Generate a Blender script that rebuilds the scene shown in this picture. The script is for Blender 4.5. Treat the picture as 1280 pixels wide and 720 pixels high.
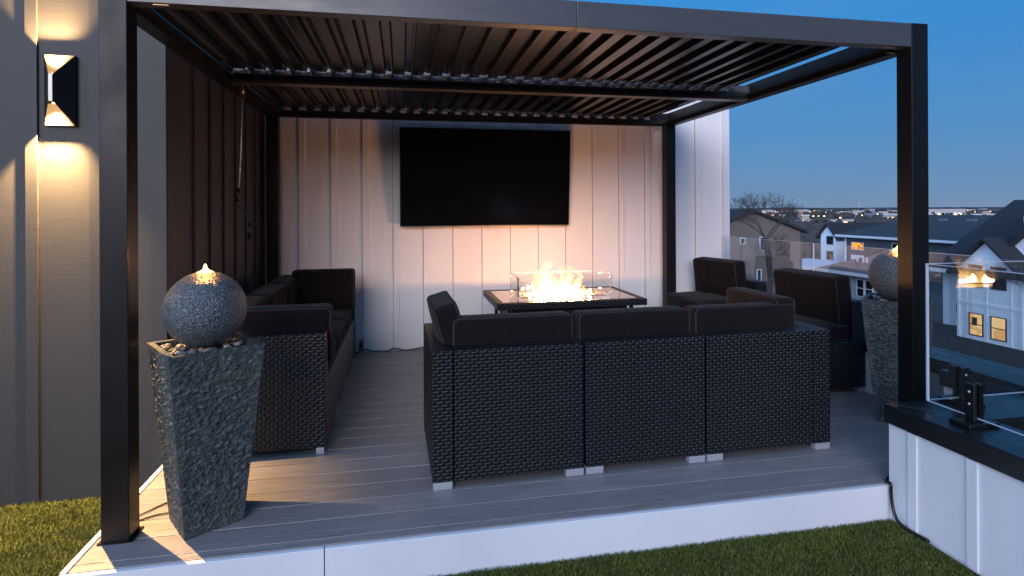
import bpy, bmesh, math, random
from mathutils import Vector, Matrix, noise, Euler
PI = math.pi
R = math.radians
random.seed(7)
scene = bpy.context.scene
for o in list(bpy.data.objects):
    bpy.data.objects.remove(o)

# ------------------------------------------------------------------ camera
CAM = Vector((1.2234, -2.624, 1.37)); YAW = 0.1901; ROLL = 0.0049; FPX = 713.48; CYP = 262.3
_r = Vector((math.cos(YAW), -math.sin(YAW), 0)); FWD = Vector((math.sin(YAW), math.cos(YAW), 0)); _u = Vector((0, 0, 1))
RGT = _r*math.cos(ROLL) - _u*math.sin(ROLL); UPV = _u*math.cos(ROLL) + _r*math.sin(ROLL)
cam = bpy.data.cameras.new('camera'); camo = bpy.data.objects.new('camera', cam)
scene.collection.objects.link(camo); scene.camera = camo
m = Matrix.Identity(4)
for i in range(3):
    m[i][0] = RGT[i]; m[i][1] = UPV[i]; m[i][2] = -FWD[i]; m[i][3] = CAM[i]
camo.matrix_world = m
cam.sensor_width = 36; cam.lens = FPX/1280*36; cam.shift_y = -(360-CYP)/1280
cam.clip_start = 0.05; cam.clip_end = 20000

# ------------------------------------------------------------------ world: dusk sky, brighter afterglow behind the viewer
w = bpy.data.worlds.new('World'); scene.world = w; w.use_nodes = True
nt = w.node_tree; N = nt.nodes; L = nt.links
for n in list(N): N.remove(n)
out = N.new('ShaderNodeOutputWorld')
tc = N.new('ShaderNodeTexCoord'); sep = N.new('ShaderNodeSeparateXYZ'); L.new(tc.outputs['Generated'], sep.inputs[0])
ramp = N.new('ShaderNodeValToRGB'); L.new(sep.outputs['Z'], ramp.inputs[0])
cr = ramp.color_ramp
stops = [(0.0, (.15, .23, .36)), (.03, (.115, .225, .385)), (.12, (.068, .22, .46)), (.24, (.040, .21, .50)), (.40, (.030, .23, .58)), (1.0, (.03, .15, .45))]
while len(cr.elements) < len(stops): cr.elements.new(.5)
for e, (p, c) in zip(cr.elements, stops): e.position = p; e.color = (*c, 1)
# thin high cloud streaks
mp = N.new('ShaderNodeMapping'); mp.inputs['Scale'].default_value = (1.2, 1.6, 9); mp.inputs['Rotation'].default_value = (0.25, 0.3, 0.4)
L.new(tc.outputs['Generated'], mp.inputs[0])
nz = N.new('ShaderNodeTexNoise'); nz.inputs['Scale'].default_value = 1.7; nz.inputs['Detail'].default_value = 5; L.new(mp.outputs[0], nz.inputs[0])
mr = N.new('ShaderNodeMapRange'); mr.inputs[1].default_value = .50; mr.inputs[2].default_value = .80; mr.inputs[3].default_value = 0; mr.inputs[4].default_value = .30
L.new(nz.outputs[0], mr.inputs[0])
mx = N.new('ShaderNodeMixRGB'); L.new(mr.outputs[0], mx.inputs[0]); L.new(ramp.outputs[0], mx.inputs[1]); mx.inputs[2].default_value = (.15, .26, .46, 1)
# afterglow round the set sun (behind the camera, to the left)
dp = N.new('ShaderNodeVectorMath'); dp.operation = 'DOT_PRODUCT'; L.new(tc.outputs['Generated'], dp.inputs[0])
g = Vector((-.74, -.60, .32)).normalized(); dp.inputs[1].default_value = g
cl = N.new('ShaderNodeMath'); cl.operation = 'MAXIMUM'; L.new(dp.outputs['Value'], cl.inputs[0]); cl.inputs[1].default_value = 0
pw = N.new('ShaderNodeMath'); pw.operation = 'POWER'; L.new(cl.outputs[0], pw.inputs[0]); pw.inputs[1].default_value = 2.6
gl = N.new('ShaderNodeMixRGB'); gl.blend_type = 'ADD'; gl.inputs[0].default_value = 1; L.new(mx.outputs[0], gl.inputs[1])
gm = N.new('ShaderNodeMixRGB'); gm.blend_type = 'MULTIPLY'; gm.inputs[0].default_value = 1; gm.inputs[2].default_value = (.95, 1.30, 1.95, 1)
L.new(pw.outputs[0], gm.inputs[1]); L.new(gm.outputs[0], gl.inputs[2])
sky = N.new('ShaderNodeTexSky'); sky.sky_type = 'NISHITA'; sky.sun_disc = False
sky.sun_elevation = R(1.5); sky.sun_rotation = R(205); sky.altitude = 200
b1 = N.new('ShaderNodeBackground'); b1.inputs[1].default_value = 1.0; L.new(gl.outputs[0], b1.inputs[0])
b2 = N.new('ShaderNodeBackground'); b2.inputs[1].default_value = .002; L.new(sky.outputs[0], b2.inputs[0])
ad = N.new('ShaderNodeAddShader'); L.new(b1.outputs[0], ad.inputs[0]); L.new(b2.outputs[0], ad.inputs[1]); L.new(ad.outputs[0], out.inputs[0])

# the last glow of the sun, very soft
sd = bpy.data.lights.new('sun', 'SUN'); sd.energy = 2.1; sd.angle = R(34); sd.color = (1.0, .90, .90)
so = bpy.data.objects.new('sun', sd); scene.collection.objects.link(so)
so.rotation_euler = Vector((.30, .90, -.19)).to_track_quat('-Z', 'Y').to_euler()

vs = scene.view_settings; vs.view_transform = 'Standard'; vs.look = 'None'; vs.exposure = .30; vs.gamma = 1; vs.use_curve_mapping = False
scene.render.engine = 'CYCLES'

# ------------------------------------------------------------------ helpers
COL = scene.collection
def at(px, t, z=0):
    """world point t metres ahead of the camera in the direction of picture column px, at height z"""
    d = FWD + _r*((px-640)/FPX)
    return Vector((CAM.x+d.x*t, CAM.y+d.y*t, z))

def tag(o, label=None, cat=None, group=None, kind=None):
    if label: o['label'] = label
    if cat: o['category'] = cat
    if group: o['group'] = group
    if kind: o['kind'] = kind
    return o
def thing(name, label, cat, loc=(0, 0, 0), rz=0, group=None):
    o = bpy.data.objects.new(name, None); COL.objects.link(o); o.empty_display_size = .1
    o.location = loc; o.rotation_euler = (0, 0, rz)
    return tag(o, label, cat, group)

class MB:
    def __init__(s): s.v = []; s.f = []; s.m = []; s.cur = 0; s.sm = []; s.smooth = False
    def add(s, vs, fs):
        b = len(s.v); s.v += [tuple(p) for p in vs]
        for f in fs: s.f.append(tuple(b+i for i in f)); s.m.append(s.cur); s.sm.append(s.smooth)
        return s
    def box(s, x0, x1, y0, y1, z0, z1):
        return s.add([(x0,y0,z0),(x1,y0,z0),(x1,y1,z0),(x0,y1,z0),(x0,y0,z1),(x1,y0,z1),(x1,y1,z1),(x0,y1,z1)],
                     [(0,3,2,1),(4,5,6,7),(0,1,5,4),(1,2,6,5),(2,3,7,6),(3,0,4,7)])
    def obox(s, mat, x0, x1, y0, y1, z0, z1):
        vs = [(x0,y0,z0),(x1,y0,z0),(x1,y1,z0),(x0,y1,z0),(x0,y0,z1),(x1,y0,z1),(x1,y1,z1),(x0,y1,z1)]
        return s.add([mat @ Vector(p) for p in vs], [(0,3,2,1),(4,5,6,7),(0,1,5,4),(1,2,6,5),(2,3,7,6),(3,0,4,7)])
    def prism(s, poly, axis, a, b):
        """poly: 2D points; extruded along axis 'x','y','z' from a to b"""
        def P(p, c):
            return {'x': (c, p[0], p[1]), 'y': (p[0], c, p[1]), 'z': (p[0], p[1], c)}[axis]
        n = len(poly)
        vs = [P(p, a) for p in poly]+[P(p, b) for p in poly]
        fs = [tuple(range(n)), tuple(range(2*n-1, n-1, -1))]+[(i, (i+1) % n + 0, (i+1) % n+n, i+n) for i in range(n)]
        return s.add(vs, fs)
    def tube(s, pts, r, n=8, cap=True, closed=False):
        pts = [Vector(p) for p in pts]; k = len(pts)
        rr = r if isinstance(r, (list, tuple)) else [r]*k
        vs = []; up = None
        for i, p in enumerate(pts):
            if closed: d = pts[(i+1) % k]-pts[i-1]
            else: d = (pts[min(i+1, k-1)]-pts[max(i-1, 0)])
            d.normalize()
            if up is None:
                up = Vector((0, 0, 1)) if abs(d.z) < .9 else Vector((1, 0, 0))
            a = d.cross(up)
            if a.length < 1e-4: a = d.orthogonal()
            a.normalize(); b = a.cross(d); up = b
            for j in range(n):
                t = 2*PI*j/n; vs.append(p+(a*math.cos(t)+b*math.sin(t))*rr[i])
        fs = []
        for i in range(k if closed else k-1):
            i2 = (i+1) % k
            for j in range(n):
                fs.append((i*n+j, i*n+(j+1) % n, i2*n+(j+1) % n, i2*n+j))
        if cap and not closed:
            fs.append(tuple(range(n-1, -1, -1))); fs.append(tuple((k-1)*n+j for j in range(n)))
        return s.add(vs, fs)
    def cyl(s, p0, p1, r0, r1=None, n=12): return s.tube([p0, p1], [r0, r0 if r1 is None else r1], n)
    def build(s, name, mats, parent=None, bevel=0, smooth_angle=None):
        me = bpy.data.meshes.new(name); me.from_pydata(s.v, [], s.f)
        mats = mats if isinstance(mats, (list, tuple)) else [mats]
        for m_ in mats: me.materials.append(m_)
        me.polygons.foreach_set('material_index', s.m)
        me.polygons.foreach_set('use_smooth', s.sm)
        bm = bmesh.new(); bm.from_mesh(me); bmesh.ops.recalc_face_normals(bm, faces=bm.faces)
        if bevel:
            bmesh.ops.bevel(bm, geom=[e for e in bm.edges if len(e.link_faces) == 2 and e.calc_face_angle(0) > .5], offset=bevel, segments=2, affect='EDGES', profile=.5)
        uv = bm.loops.layers.uv.new('uv')
        for f in bm.faces:
            nn = f.normal; ax = max(range(3), key=lambda i: abs(nn[i]))
            for l in f.loops:
                c = l.vert.co
                l[uv].uv = (c.y, c.z) if ax == 0 else ((c.x, c.z) if ax == 1 else (c.x, c.y))
        bm.to_mesh(me); bm.free()
        o = bpy.data.objects.new(name, me); COL.objects.link(o)
        if parent: o.parent = parent
        return o
def box(name, mat, parent, *a, bevel=0): return MB().box(*a).build(name, mat, parent, bevel)
def kids(o, _c={}): return [c for c in bpy.data.objects if c.parent == o]
def copy_tree(o, parent=None):
    c = o.copy(); COL.objects.link(c); c.parent = parent
    for ch in kids(o): copy_tree(ch, c)
    return c

# ------------------------------------------------------------------ materials
class Mat:
    def __init__(s, name, col=(.5,.5,.5), rough=.5, metal=0, spec=.5):
        s.m = bpy.data.materials.new(name); s.m.use_nodes = True; s.nt = s.m.node_tree; s.N = s.nt.nodes; s.L = s.nt.links
        s.b = s.N['Principled BSDF']; s.b.inputs['Base Color'].default_value = (*col, 1); s.b.inputs['Roughness'].default_value = rough
        s.b.inputs['Metallic'].default_value = metal; s.b.inputs['Specular IOR Level'].default_value = spec
        s.tc = s.N.new('ShaderNodeTexCoord')
    def n(s, t, **k):
        x = s.N.new(t)
        for a, v in k.items(): setattr(x, a, v)
        return x
    def math(s, op, a, b=None, c=None):
        x = s.N.new('ShaderNodeMath'); x.operation = op
        for i, v in enumerate((a, b, c)):
            if v is None: continue
            if isinstance(v, (int, float)): x.inputs[i].default_value = v
            else: s.L.new(v, x.inputs[i])
        return x.outputs[0]
    def map(s, src='Object', scale=(1,1,1), rot=(0,0,0)):
        x = s.N.new('ShaderNodeMapping'); x.inputs['Scale'].default_value = scale; x.inputs['Rotation'].default_value = rot
        s.L.new(s.tc.outputs[src], x.inputs[0]); return x.outputs[0]
    def noise(s, vec, scale, detail=4, rough=.5, dist=0):
        x = s.N.new('ShaderNodeTexNoise'); s.L.new(vec, x.inputs[0]); x.inputs['Scale'].default_value = scale
        x.inputs['Detail'].default_value = detail; x.inputs['Roughness'].default_value = rough; x.inputs['Distortion'].default_value = dist
        return x.outputs[0]
    def ramp(s, fac, stops):
        x = s.N.new('ShaderNodeValToRGB'); s.L.new(fac, x.inputs[0]); e = x.color_ramp.elements
        while len(e) < len(stops): e.new(.5)
        for q, (p, c) in zip(e, stops): q.position = p; q.color = (*c, 1) if len(c) == 3 else c
        return x.outputs[0]
    def mix(s, fac, a, b, mode='MIX'):
        x = s.N.new('ShaderNodeMixRGB'); x.blend_type = mode
        for i, v in enumerate((fac, a, b)):
            if isinstance(v, (int, float)): x.inputs[i].default_value = v
            elif isinstance(v, tuple): x.inputs[i].default_value = (*v, 1)
            else: s.L.new(v, x.inputs[i])
        return x.outputs[0]
    def color(s, o): s.L.new(o, s.b.inputs['Base Color']); return s
    def rough(s, o): s.L.new(o, s.b.inputs['Roughness']); return s
    def bump(s, h, strength=.3, dist=.01, normal=None):
        x = s.N.new('ShaderNodeBump'); x.inputs['Strength'].default_value = strength; x.inputs['Distance'].default_value = dist
        s.L.new(h, x.inputs['Height']); s.L.new(x.outputs[0], s.b.inputs['Normal'])
        if normal: s.L.new(normal, x.inputs['Normal'])
        return x.outputs[0]

def siding(name, col, var=.06, grain=(180, 180, 5)):
    M = Mat(name, col, .62)
    a = M.noise(M.map(scale=grain), 1.0, 3, .6)
    b = M.noise(M.map(scale=(1.2, 1.2, .5)), 1.3, 4)
    dk = tuple(c*(1-var*2.2) for c in col)
    c = M.mix(M.ramp(b, [(.3, (0,0,0)), (.75, (1,1,1))]), dk, col)
    c = M.mix(M.math('MULTIPLY', a, .5), c, tuple(c_*(1-var) for c_ in col))
    h_ = M.noise(M.map(scale=(9, 9, 210)), 1.0, 3, .6)
    M.color(c); M.bump(M.math('ADD', a, M.math('MULTIPLY', h_, .55)), .35, .0016); return M.m
M_white = siding('white_siding', (.74, .72, .72))
M_grey = siding('grey_siding', (.038, .0365, .0355), .14)
M_dark = siding('dark_siding', (.042, .038, .041), .14)
M_trim = siding('white_trim', (.70, .69, .71), .07)

M = Mat('powder_coated_metal', (.006, .0052, .0055), .38, 0, .24)
a = M.noise(M.map(scale=(1,1,1)), 900, 2); bb = M.noise(M.map(scale=(3,3,3)), 1.5, 5)
M.rough(M.ramp(bb, [(.3, (.32,)*3), (.7, (.46,)*3)])); M.bump(a, .12, .0008); M_metal = M.m
M = Mat('lit_beam_metal', (.055, .052, .056), .34)  # lighter copy of the pergola metal; light on these beams put into the colour
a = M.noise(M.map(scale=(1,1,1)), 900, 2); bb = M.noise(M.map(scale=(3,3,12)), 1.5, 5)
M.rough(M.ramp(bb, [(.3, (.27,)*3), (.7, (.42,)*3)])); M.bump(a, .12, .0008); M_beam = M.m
M = Mat('louver_metal', (.0085, .0082, .0095), .24, 0, .75)
M.bump(M.noise(M.map(scale=(30, 1, 30)), 8, 3), .08, .001); M_louv = M.m
M_clip = Mat('bare_aluminium', (.75, .76, .8), .35, .5).m
M_black = Mat('black_plastic', (.005, .005, .0055), .35).m
M_cap = Mat('black_cap_metal', (.007, .008, .010), .28)
a = M_cap.noise(M_cap.map(scale=(2, 2, 2)), 2.5, 5, .6); M_cap.rough(M_cap.ramp(a, [(.3, (.2,)*3), (.75, (.42,)*3)])); M_cap = M_cap.m

# decking: composite boards along X, seams modelled, streaky grain, each board its own tone
PITCH = .1525
M = Mat('composite_decking', (.2, .18, .17), .5)
sx = M.n('ShaderNodeSeparateXYZ'); M.L.new(M.tc.outputs['Object'], sx.inputs[0])
bid = M.math('FLOOR', M.math('DIVIDE', M.math('ADD', sx.outputs['Y'], .1275), PITCH))
wn = M.n('ShaderNodeTexWhiteNoise', noise_dimensions='1D'); M.L.new(bid, wn.inputs['W'])
cmb = M.n('ShaderNodeCombineXYZ'); M.L.new(M.math('MULTIPLY', sx.outputs['X'], 2.2), cmb.inputs[0]); M.L.new(M.math('MULTIPLY', sx.outputs['Y'], 55), cmb.inputs[1]); M.L.new(M.math('MULTIPLY', bid, 7.3), cmb.inputs[2])
gr = M.noise(cmb.outputs[0], 1.6, 6, .62, 1.2)
cmb2 = M.n('ShaderNodeCombineXYZ'); M.L.new(M.math('MULTIPLY', sx.outputs['X'], 9), cmb2.inputs[0]); M.L.new(M.math('MULTIPLY', sx.outputs['Y'], 260), cmb2.inputs[1]); M.L.new(bid, cmb2.inputs[2])
gf = M.noise(cmb2.outputs[0], 1.3, 3, .6)
c = M.ramp(gr, [(.25, (.15, .136, .134)), (.5, (.26, .238, .232)), (.75, (.37, .345, .33))])
c = M.mix(M.math('MULTIPLY', wn.outputs['Value'], .35), c, (.12, .12, .13))
c = M.mix(M.math('MULTIPLY', gf, .4), c, (.11, .10, .10))
M.color(c); M.rough(M.ramp(gr, [(.3, (.30,)*3), (.7, (.48,)*3)])); M.bump(M.math('ADD', gf, gr), .35, .0025); M_deck = M.m

# synthetic wicker: flat strands woven over and under, laid out in metres on the faces
M = Mat('black_wicker', (.02, .02, .022), .34, 0, .38)
su = M.n('ShaderNodeSeparateXYZ'); M.L.new(M.tc.outputs['UV'], su.inputs[0])
RP, LP = .0168, .043
v0 = M.math('DIVIDE', su.outputs['Y'], RP); r0 = M.math('FLOOR', v0)
u0 = M.math('FRACT', M.math('ADD', M.math('DIVIDE', su.outputs['X'], LP), M.math('MULTIPLY', M.math('MODULO', M.math('ADD', r0, 1000), 2), .5)))
vv = M.math('ADD', v0, M.math('MULTIPLY', M.math('SUBTRACT', u0, .5), -.30)); row = M.math('FLOOR', vv); fv = M.math('FRACT', vv)
par = M.math('MULTIPLY', M.math('MODULO', M.math('ADD', row, 1000), 2), .5)
wn = M.n('ShaderNodeTexWhiteNoise', noise_dimensions='1D'); M.L.new(row, wn.inputs['W'])
uu = M.math('ADD', M.math('ADD', M.math('DIVIDE', su.outputs['X'], LP), par), M.math('MULTIPLY', wn.outputs['Value'], .16))
fu = M.math('FRACT', uu)
hv = M.math('POWER', M.math('SINE', M.math('MULTIPLY', fv, PI)), .45)
hu = M.math('MINIMUM', M.math('MULTIPLY', M.math('SINE', M.math('MULTIPLY', fu, PI)), 1.55), 1.0)
ht = M.math('MULTIPLY', hv, hu)
strand = M.noise(M.map('UV', (30, 900, 1)), 1.0, 2)
hc = M.math('MULTIPLY', hu, M.math('ADD', M.math('MULTIPLY', hv, .55), .45))
colr = M.ramp(hc, [(.25, (.0004, .0004, .0005)), (.7, (.005, .005, .0058)), (1.0, (.011, .011, .0125))])
M.color(M.mix(M.math('MULTIPLY', strand, .5), colr, (.012, .012, .014)))
M.rough(M.ramp(strand, [(.3, (.3,)*3), (.7, (.5,)*3)]))
M.bump(M.math('ADD', ht, M.math('MULTIPLY', strand, .05)), 1.0, .006); M_wick = M.m

def fabric(name, col):
    M = Mat(name, col, .93, 0, .08)
    M.b.inputs['Sheen Weight'].default_value = .05; M.b.inputs['Sheen Roughness'].default_value = .5
    a = M.noise(M.map(scale=(1, 1, 1)), 700, 2, .7); b = M.noise(M.map(), 5, 4, .6)
    M.color(M.mix(M.math('MULTIPLY', a, .6), col, tuple(x*.5 for x in col)))
    n1 = M.bump(M.noise(M.map(scale=(1, 1, .6)), 7, 5, .6, 1.5), .55, .03)
    M.bump(a, .5, .0015, n1); return M.m
M_fab = fabric('brown_black_canvas', (.0115, .0080, .0084))
M_pipe = Mat('cushion_piping', (.012, .009, .010), .7).m
M_foot = Mat('silver_foot', (.36, .36, .38), .35, .25).m

M = Mat('split_slate', (.1, .11, .11), .52)
a = M.noise(M.map(scale=(1, 1, 1.3)), 42, 8, .72); b = M.noise(M.map(scale=(1, 1, 1)), 120, 4, .6); c0 = M.noise(M.map(), 5, 3)
c = M.ramp(a, [(.36, (.010, .013, .014)), (.52, (.042, .052, .053)), (.66, (.17, .20, .19))])
c = M.mix(M.math('MULTIPLY', b, .5), c, (.05, .058, .06)); c = M.mix(M.ramp(c0, [(.45, (0,0,0)), (.8, (.35,)*3)]), c, (.12, .12, .085))
M.color(c); M.bump(M.math('ADD', a, M.math('MULTIPLY', b, .5)), .8, .012); M_slate = M.m
M = Mat('pecked_stone', (.1, .11, .12), .30)
v = M.n('ShaderNodeTexVoronoi'); M.L.new(M.map(), v.inputs[0]); v.inputs['Scale'].default_value = 130
a = M.noise(M.map(), 190, 3, .6); b = M.noise(M.map(), 9, 4)
c = M.ramp(a, [(.38, (.012, .014, .016)), (.5, (.045, .055, .062)), (.63, (.22, .25, .26))])
c = M.mix(M.ramp(b, [(.4, (0,0,0)), (.75, (.45,)*3)]), c, (.07, .075, .08))
M.color(c); M.bump(M.math('ADD', M.math('MULTIPLY', v.outputs['Distance'], 1.4), a), .8, .004); M_sph = M.m
def pebble_mat(name, col):
    M = Mat(name, col, .4); a = M.noise(M.map(), 30, 4); M.color(M.mix(a, col, tuple(x*.45 for x in col))); return M.m
M_peb = [pebble_mat('pebble_'+n, c) for n, c in (('tan', (.42, .30, .22)), ('grey', (.2, .19, .2)), ('rust', (.30, .17, .12)), ('cream', (.55, .48, .42)))]

def emis(name, col, st):
    m_ = bpy.data.materials.new(name); m_.use_nodes = True; n_ = m_.node_tree.nodes; n_.clear()
    e = n_.new('ShaderNodeEmission'); e.inputs[0].default_value = (*col, 1); e.inputs[1].default_value = st
    o_ = n_.new('ShaderNodeOutputMaterial'); m_.node_tree.links.new(e.outputs[0], o_.inputs[0]); return m_
def glass(name, tint=(.97, .985, .98), k=1.0, ior=1.5):
    m_ = bpy.data.materials.new(name); m_.use_nodes = True; n_ = m_.node_tree.nodes; l_ = m_.node_tree.links; n_.clear()
    t = n_.new('ShaderNodeBsdfTransparent'); t.inputs[0].default_value = (*tint, 1)
    g_ = n_.new('ShaderNodeBsdfGlossy'); g_.inputs['Roughness'].default_value = 0.0
    f = n_.new('ShaderNodeFresnel'); f.inputs[0].default_value = ior
    mu = n_.new('ShaderNodeMath'); mu.operation = 'MULTIPLY'; mu.inputs[1].default_value = k; l_.new(f.outputs[0], mu.inputs[0])
    ge = n_.new('ShaderNodeNewGeometry'); su_ = n_.new('ShaderNodeMath'); su_.operation = 'SUBTRACT'; su_.inputs[0].default_value = 1; l_.new(ge.outputs['Backfacing'], su_.inputs[1])
    m2_ = n_.new('ShaderNodeMath'); m2_.operation = 'MULTIPLY'; l_.new(mu.outputs[0], m2_.inputs[0]); l_.new(su_.outputs[0], m2_.inputs[1]); mu = m2_
    x = n_.new('ShaderNodeMixShader'); l_.new(mu.outputs[0], x.inputs[0]); l_.new(t.outputs[0], x.inputs[1]); l_.new(g_.outputs[0], x.inputs[2])
    o_ = n_.new('ShaderNodeOutputMaterial'); l_.new(x.outputs[0], o_.inputs[0]); return m_
M_glass = glass('rail_glass', (.985, .99, .99), 2.8)
M_gedge = Mat('glass_edge', (.62, .66, .72), .15).m
M_tglass = glass('wind_guard_glass', (.993, .993, .99), 1.6)

# ------------------------------------------------------------------ THE SETTING
def struct(o, **k): o['kind'] = 'structure'; return o
GZ = -12.5      # street level
M = Mat('far_ground', (.05, .05, .04), .95)
a = M.noise(M.map(), .02, 6, .6); b = M.noise(M.map(), .3, 5, .6)
M.color(M.mix(M.math('MULTIPLY', b, .6), M.ramp(a, [(.35, (.022, .026, .018)), (.55, (.05, .046, .032)), (.7, (.075, .062, .045))]), (.03, .03, .024)))
MBg = MB(); MBg.add([(-9000, -9000, GZ), (9000, -9000, GZ), (9000, 9000, GZ), (-9000, 9000, GZ)], [(0, 1, 2, 3)])
struct(MBg.build('ground', M.m))
M_asph = Mat('asphalt', (.045, .046, .05), .85); a = M_asph.noise(M_asph.map(), 8, 5); M_asph.color(M_asph.mix(a, (.035, .036, .04), (.06, .06, .062))); M_asph = M_asph.m
struct(box('road', M_asph, None, 33, 37.5, 5, 90, GZ-.3, GZ+.004))
struct(box('pavement', Mat('concrete', (.32, .31, .3), .9).m, None, 37.5, 39, 5, 90, GZ-.3, GZ+.12))

# the roof terrace slab we stand on
mb = MB(); mb.box(-6, 3.60, -6, -.25, -12.5, -.186); mb.box(-6, 4.62, -.25, 3.12, -12.5, -.186)
struct(mb.build('roof_slab', Mat('slab', (.25, .25, .25), .9).m))
mb = MB(); mb.box(-6, 3.60, -6, -.2, -.186, -.176); mb.box(-6, -.06, -.2, .84, -.186, -.176)
struct(mb.build('lawn_backing', Mat('turf_backing', (.02, .035, .012), .95).m))

# deck
mb = MB(); y = -.1275
mb.box(-.03, 3.60, -.178, -.1275-.004, -.025, 0)
while y < 3.08:
    y1 = min(y+PITCH-.005, 3.095)
    x1 = 4.62
    if x1 < 4: mb.box(-.03, x1, y, y1, -.025, 0)
    else: mb.box(-.03, x1, y, y1, -.025, 0)
    y += PITCH
mb.box(3.62, 4.62, -.17, -.1275-.004, -.025, 0)
d = mb.build('deck', M_deck, bevel=.002); struct(d)
struct(box('deck_underlay', M_black, None, -.03, 4.62, -.17, 3.09, -.18, -.032))
fas = thing('deck_fascia', 'white fascia board along the front and left edge of the deck', 'fascia')
mb = MB(); mb.box(-.055, .905, -.205, -.182, -.176, -.002); mb.box(.909, 3.598, -.205, -.182, -.176, -.002)
mb.build('front_board', M_trim, fas, bevel=.002)
box('side_board', M_trim, fas, -.056, -.034, -.181, .80, -.176, .004, bevel=.002)

# ---- board and batten walls
def batten_wall_y(mb, x0, x1, yf, z0, z1, xs, bw=.055, bd=.013, th=.15, _=0):
    mb.box(x0, x1, yf, yf+th, z0, z1)
    for x in xs: mb.box(x, x+bw if x < -.2 or x > 0 or x1 > 0 else -.0505, yf-bd, yf-.0005+.004, z0+.002, z1-.002)
wt = thing('white_house_wall', 'white board and batten house wall behind the seating with the television on it', 'wall')
mb = MB(); batten_wall_y(mb, -.05, 4.69, 3.10, -12.5, 2.75, [.26+.2925*k for k in range(15)])
mb.build('wall', M_white, wt)
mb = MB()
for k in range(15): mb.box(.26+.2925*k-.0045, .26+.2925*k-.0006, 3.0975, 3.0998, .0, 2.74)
mb.build('joint_shadow_line', Mat('joint_shadow_tone', (.16, .14, .14), .8).m, wt)  # dark strips painting in the shadow line at each batten's panel joint
mb = MB(); mb.box(4.675, 4.752, 3.075, 3.099, -12.5, 2.75); mb.box(4.6905, 4.7535, 3.0995, 3.30, -12.5, 2.75)
mb.build('corner_trim', M_trim, wt)
gw = thing('grey_house_wall', 'grey board and batten house wall with the bow-tie lamp, left of the pergola', 'wall')
mb = MB(); batten_wall_y(mb, -4.0, -.05, .83, -.18, 3.6, [-.70-.3*k-.028+.6 for k in range(0, 12)], th=.12)
mb.build('front_wall', M_grey, gw)
mb = MB(); mb.box(-.17, -.0500-.0015, .955, 3.098, -.18, 3.6)
mb.box(-.17, -.048, .832, .954, -.18, 3.598)
for k in range(7): mb.box(-.053, -.034, 1.215+.3*k, 1.215+.3*k+.05, -.17, 3.59)
mb.build('side_wall', M_dark, gw)
tag(kids(gw)[-1], 'dark brown side wall')

# ---- parapet (L shape then along the right edge of the deck)
pa = thing('parapet_wall', 'low white parapet wall beside the lawn with a black metal cap', 'parapet wall')
mb = MB()
mb.box(3.60, 3.87, -6, -.445, -.18, .30)
for k in range(18): mb.box(3.591, 3.604, -.30-.29*k-.045, -.30-.29*k, -.17, .298)
mb.box(3.60, 4.62, -.445, -.185, -.18, .30); mb.box(4.42, 4.62, -.184, .26, -.18, .299)
mb.box(4.62, 4.88, -.445, 3.095, -.18, .30)
mb.box(3.601, 3.869, -6, -.446, -12.5, -.181); mb.box(3.601, 4.879, -.444, 3.09, -12.5, -.19)
mb.build('wall', M_white, pa)
mb = MB()
mb.prism([(3.585, -6), (3.885, -6), (3.885, -.4605), (3.5855, -.1705)], 'z', .302, .394)
mb.prism([(3.588, -.1700), (3.8875, -.4600), (4.60, -.4600), (4.60, -.1700)], 'z', .302, .394)
mb.box(4.603, 4.90, -.46, 3.074, .302, .394); mb.box(4.405, 4.601, -.168, .275, .302, .394)
mb.build('cap', M_cap, pa, bevel=.003)

# ---- lawn: individual blades
def lawn(name, label, regions):
    import array
    v = []; f = []; rnd = random.Random(3)
    for (x0, x1, y0, y1, dens, skip) in regions:
        n = int((x1-x0)*(y1-y0)*dens)
        for i in range(n):
            x = rnd.uniform(x0, x1); y = rnd.uniform(y0, y1)
            if skip and skip(x, y): continue
            cl_ = noise.noise(Vector((x*7, y*7, 0)))
            h = rnd.uniform(.013, .025)*(1+.25*cl_); a_ = rnd.uniform(0, 2*PI); wd = rnd.uniform(.0010, .0018)
            la = rnd.uniform(0, 2*PI)+cl_; le = rnd.uniform(.2, 1.0)*h*.8
            dx, dy = math.cos(a_)*wd, math.sin(a_)*wd; lx, ly = math.cos(la)*le, math.sin(la)*le
            b = len(v)
            v += [(x-dx, y-dy, -.177), (x+dx, y+dy, -.177), (x+lx*.35+dx*.8, y+ly*.35+dy*.8, -.177+h*.6), (x+lx*.35-dx*.8, y+ly*.35-dy*.8, -.177+h*.6), (x+lx, y+ly, -.177+h)]
            f += [(b, b+1, b+2, b+3), (b+3, b+2, b+4)]
    me = bpy.data.meshes.new(name); me.from_pydata(v, [], f)
    o = bpy.data.objects.new(name, me); COL.objects.link(o)
    M = Mat('turf_blade', (.06, .12, .02), .55)
    gi = M.n('ShaderNodeNewGeometry')
    a = M.noise(M.map(), 9, 3); c = M.ramp(gi.outputs['Random Per Island'], [(0, (.058, .072, .006)), (.5, (.10, .125, .009)), (.85, (.155, .17, .016)), (1, (.21, .18, .045))])
    M.color(M.mix(M.ramp(a, [(.35, (0,0,0)), (.7, (.5,)*3)]), c, (.024, .042, .008)))
    me.materials.append(M.m)
    tag(o, label, 'grass', kind='stuff'); return o
lawn('lawn', 'short artificial grass around the raised deck', [
    (-1.5, -.062, -.6, .81, 70000, None), (-2.6, -1.5, -1.2, .81, 6000, None), (-1.5, -.062, -2.6, -.6, 9000, None),
    (.9, 3.58, -1.0, -.21, 60000, None), (-.062, .9, -1.0, -.21, 12000, None), (-.062, 3.58, -2.6, -1.0, 7000, None)])

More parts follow.
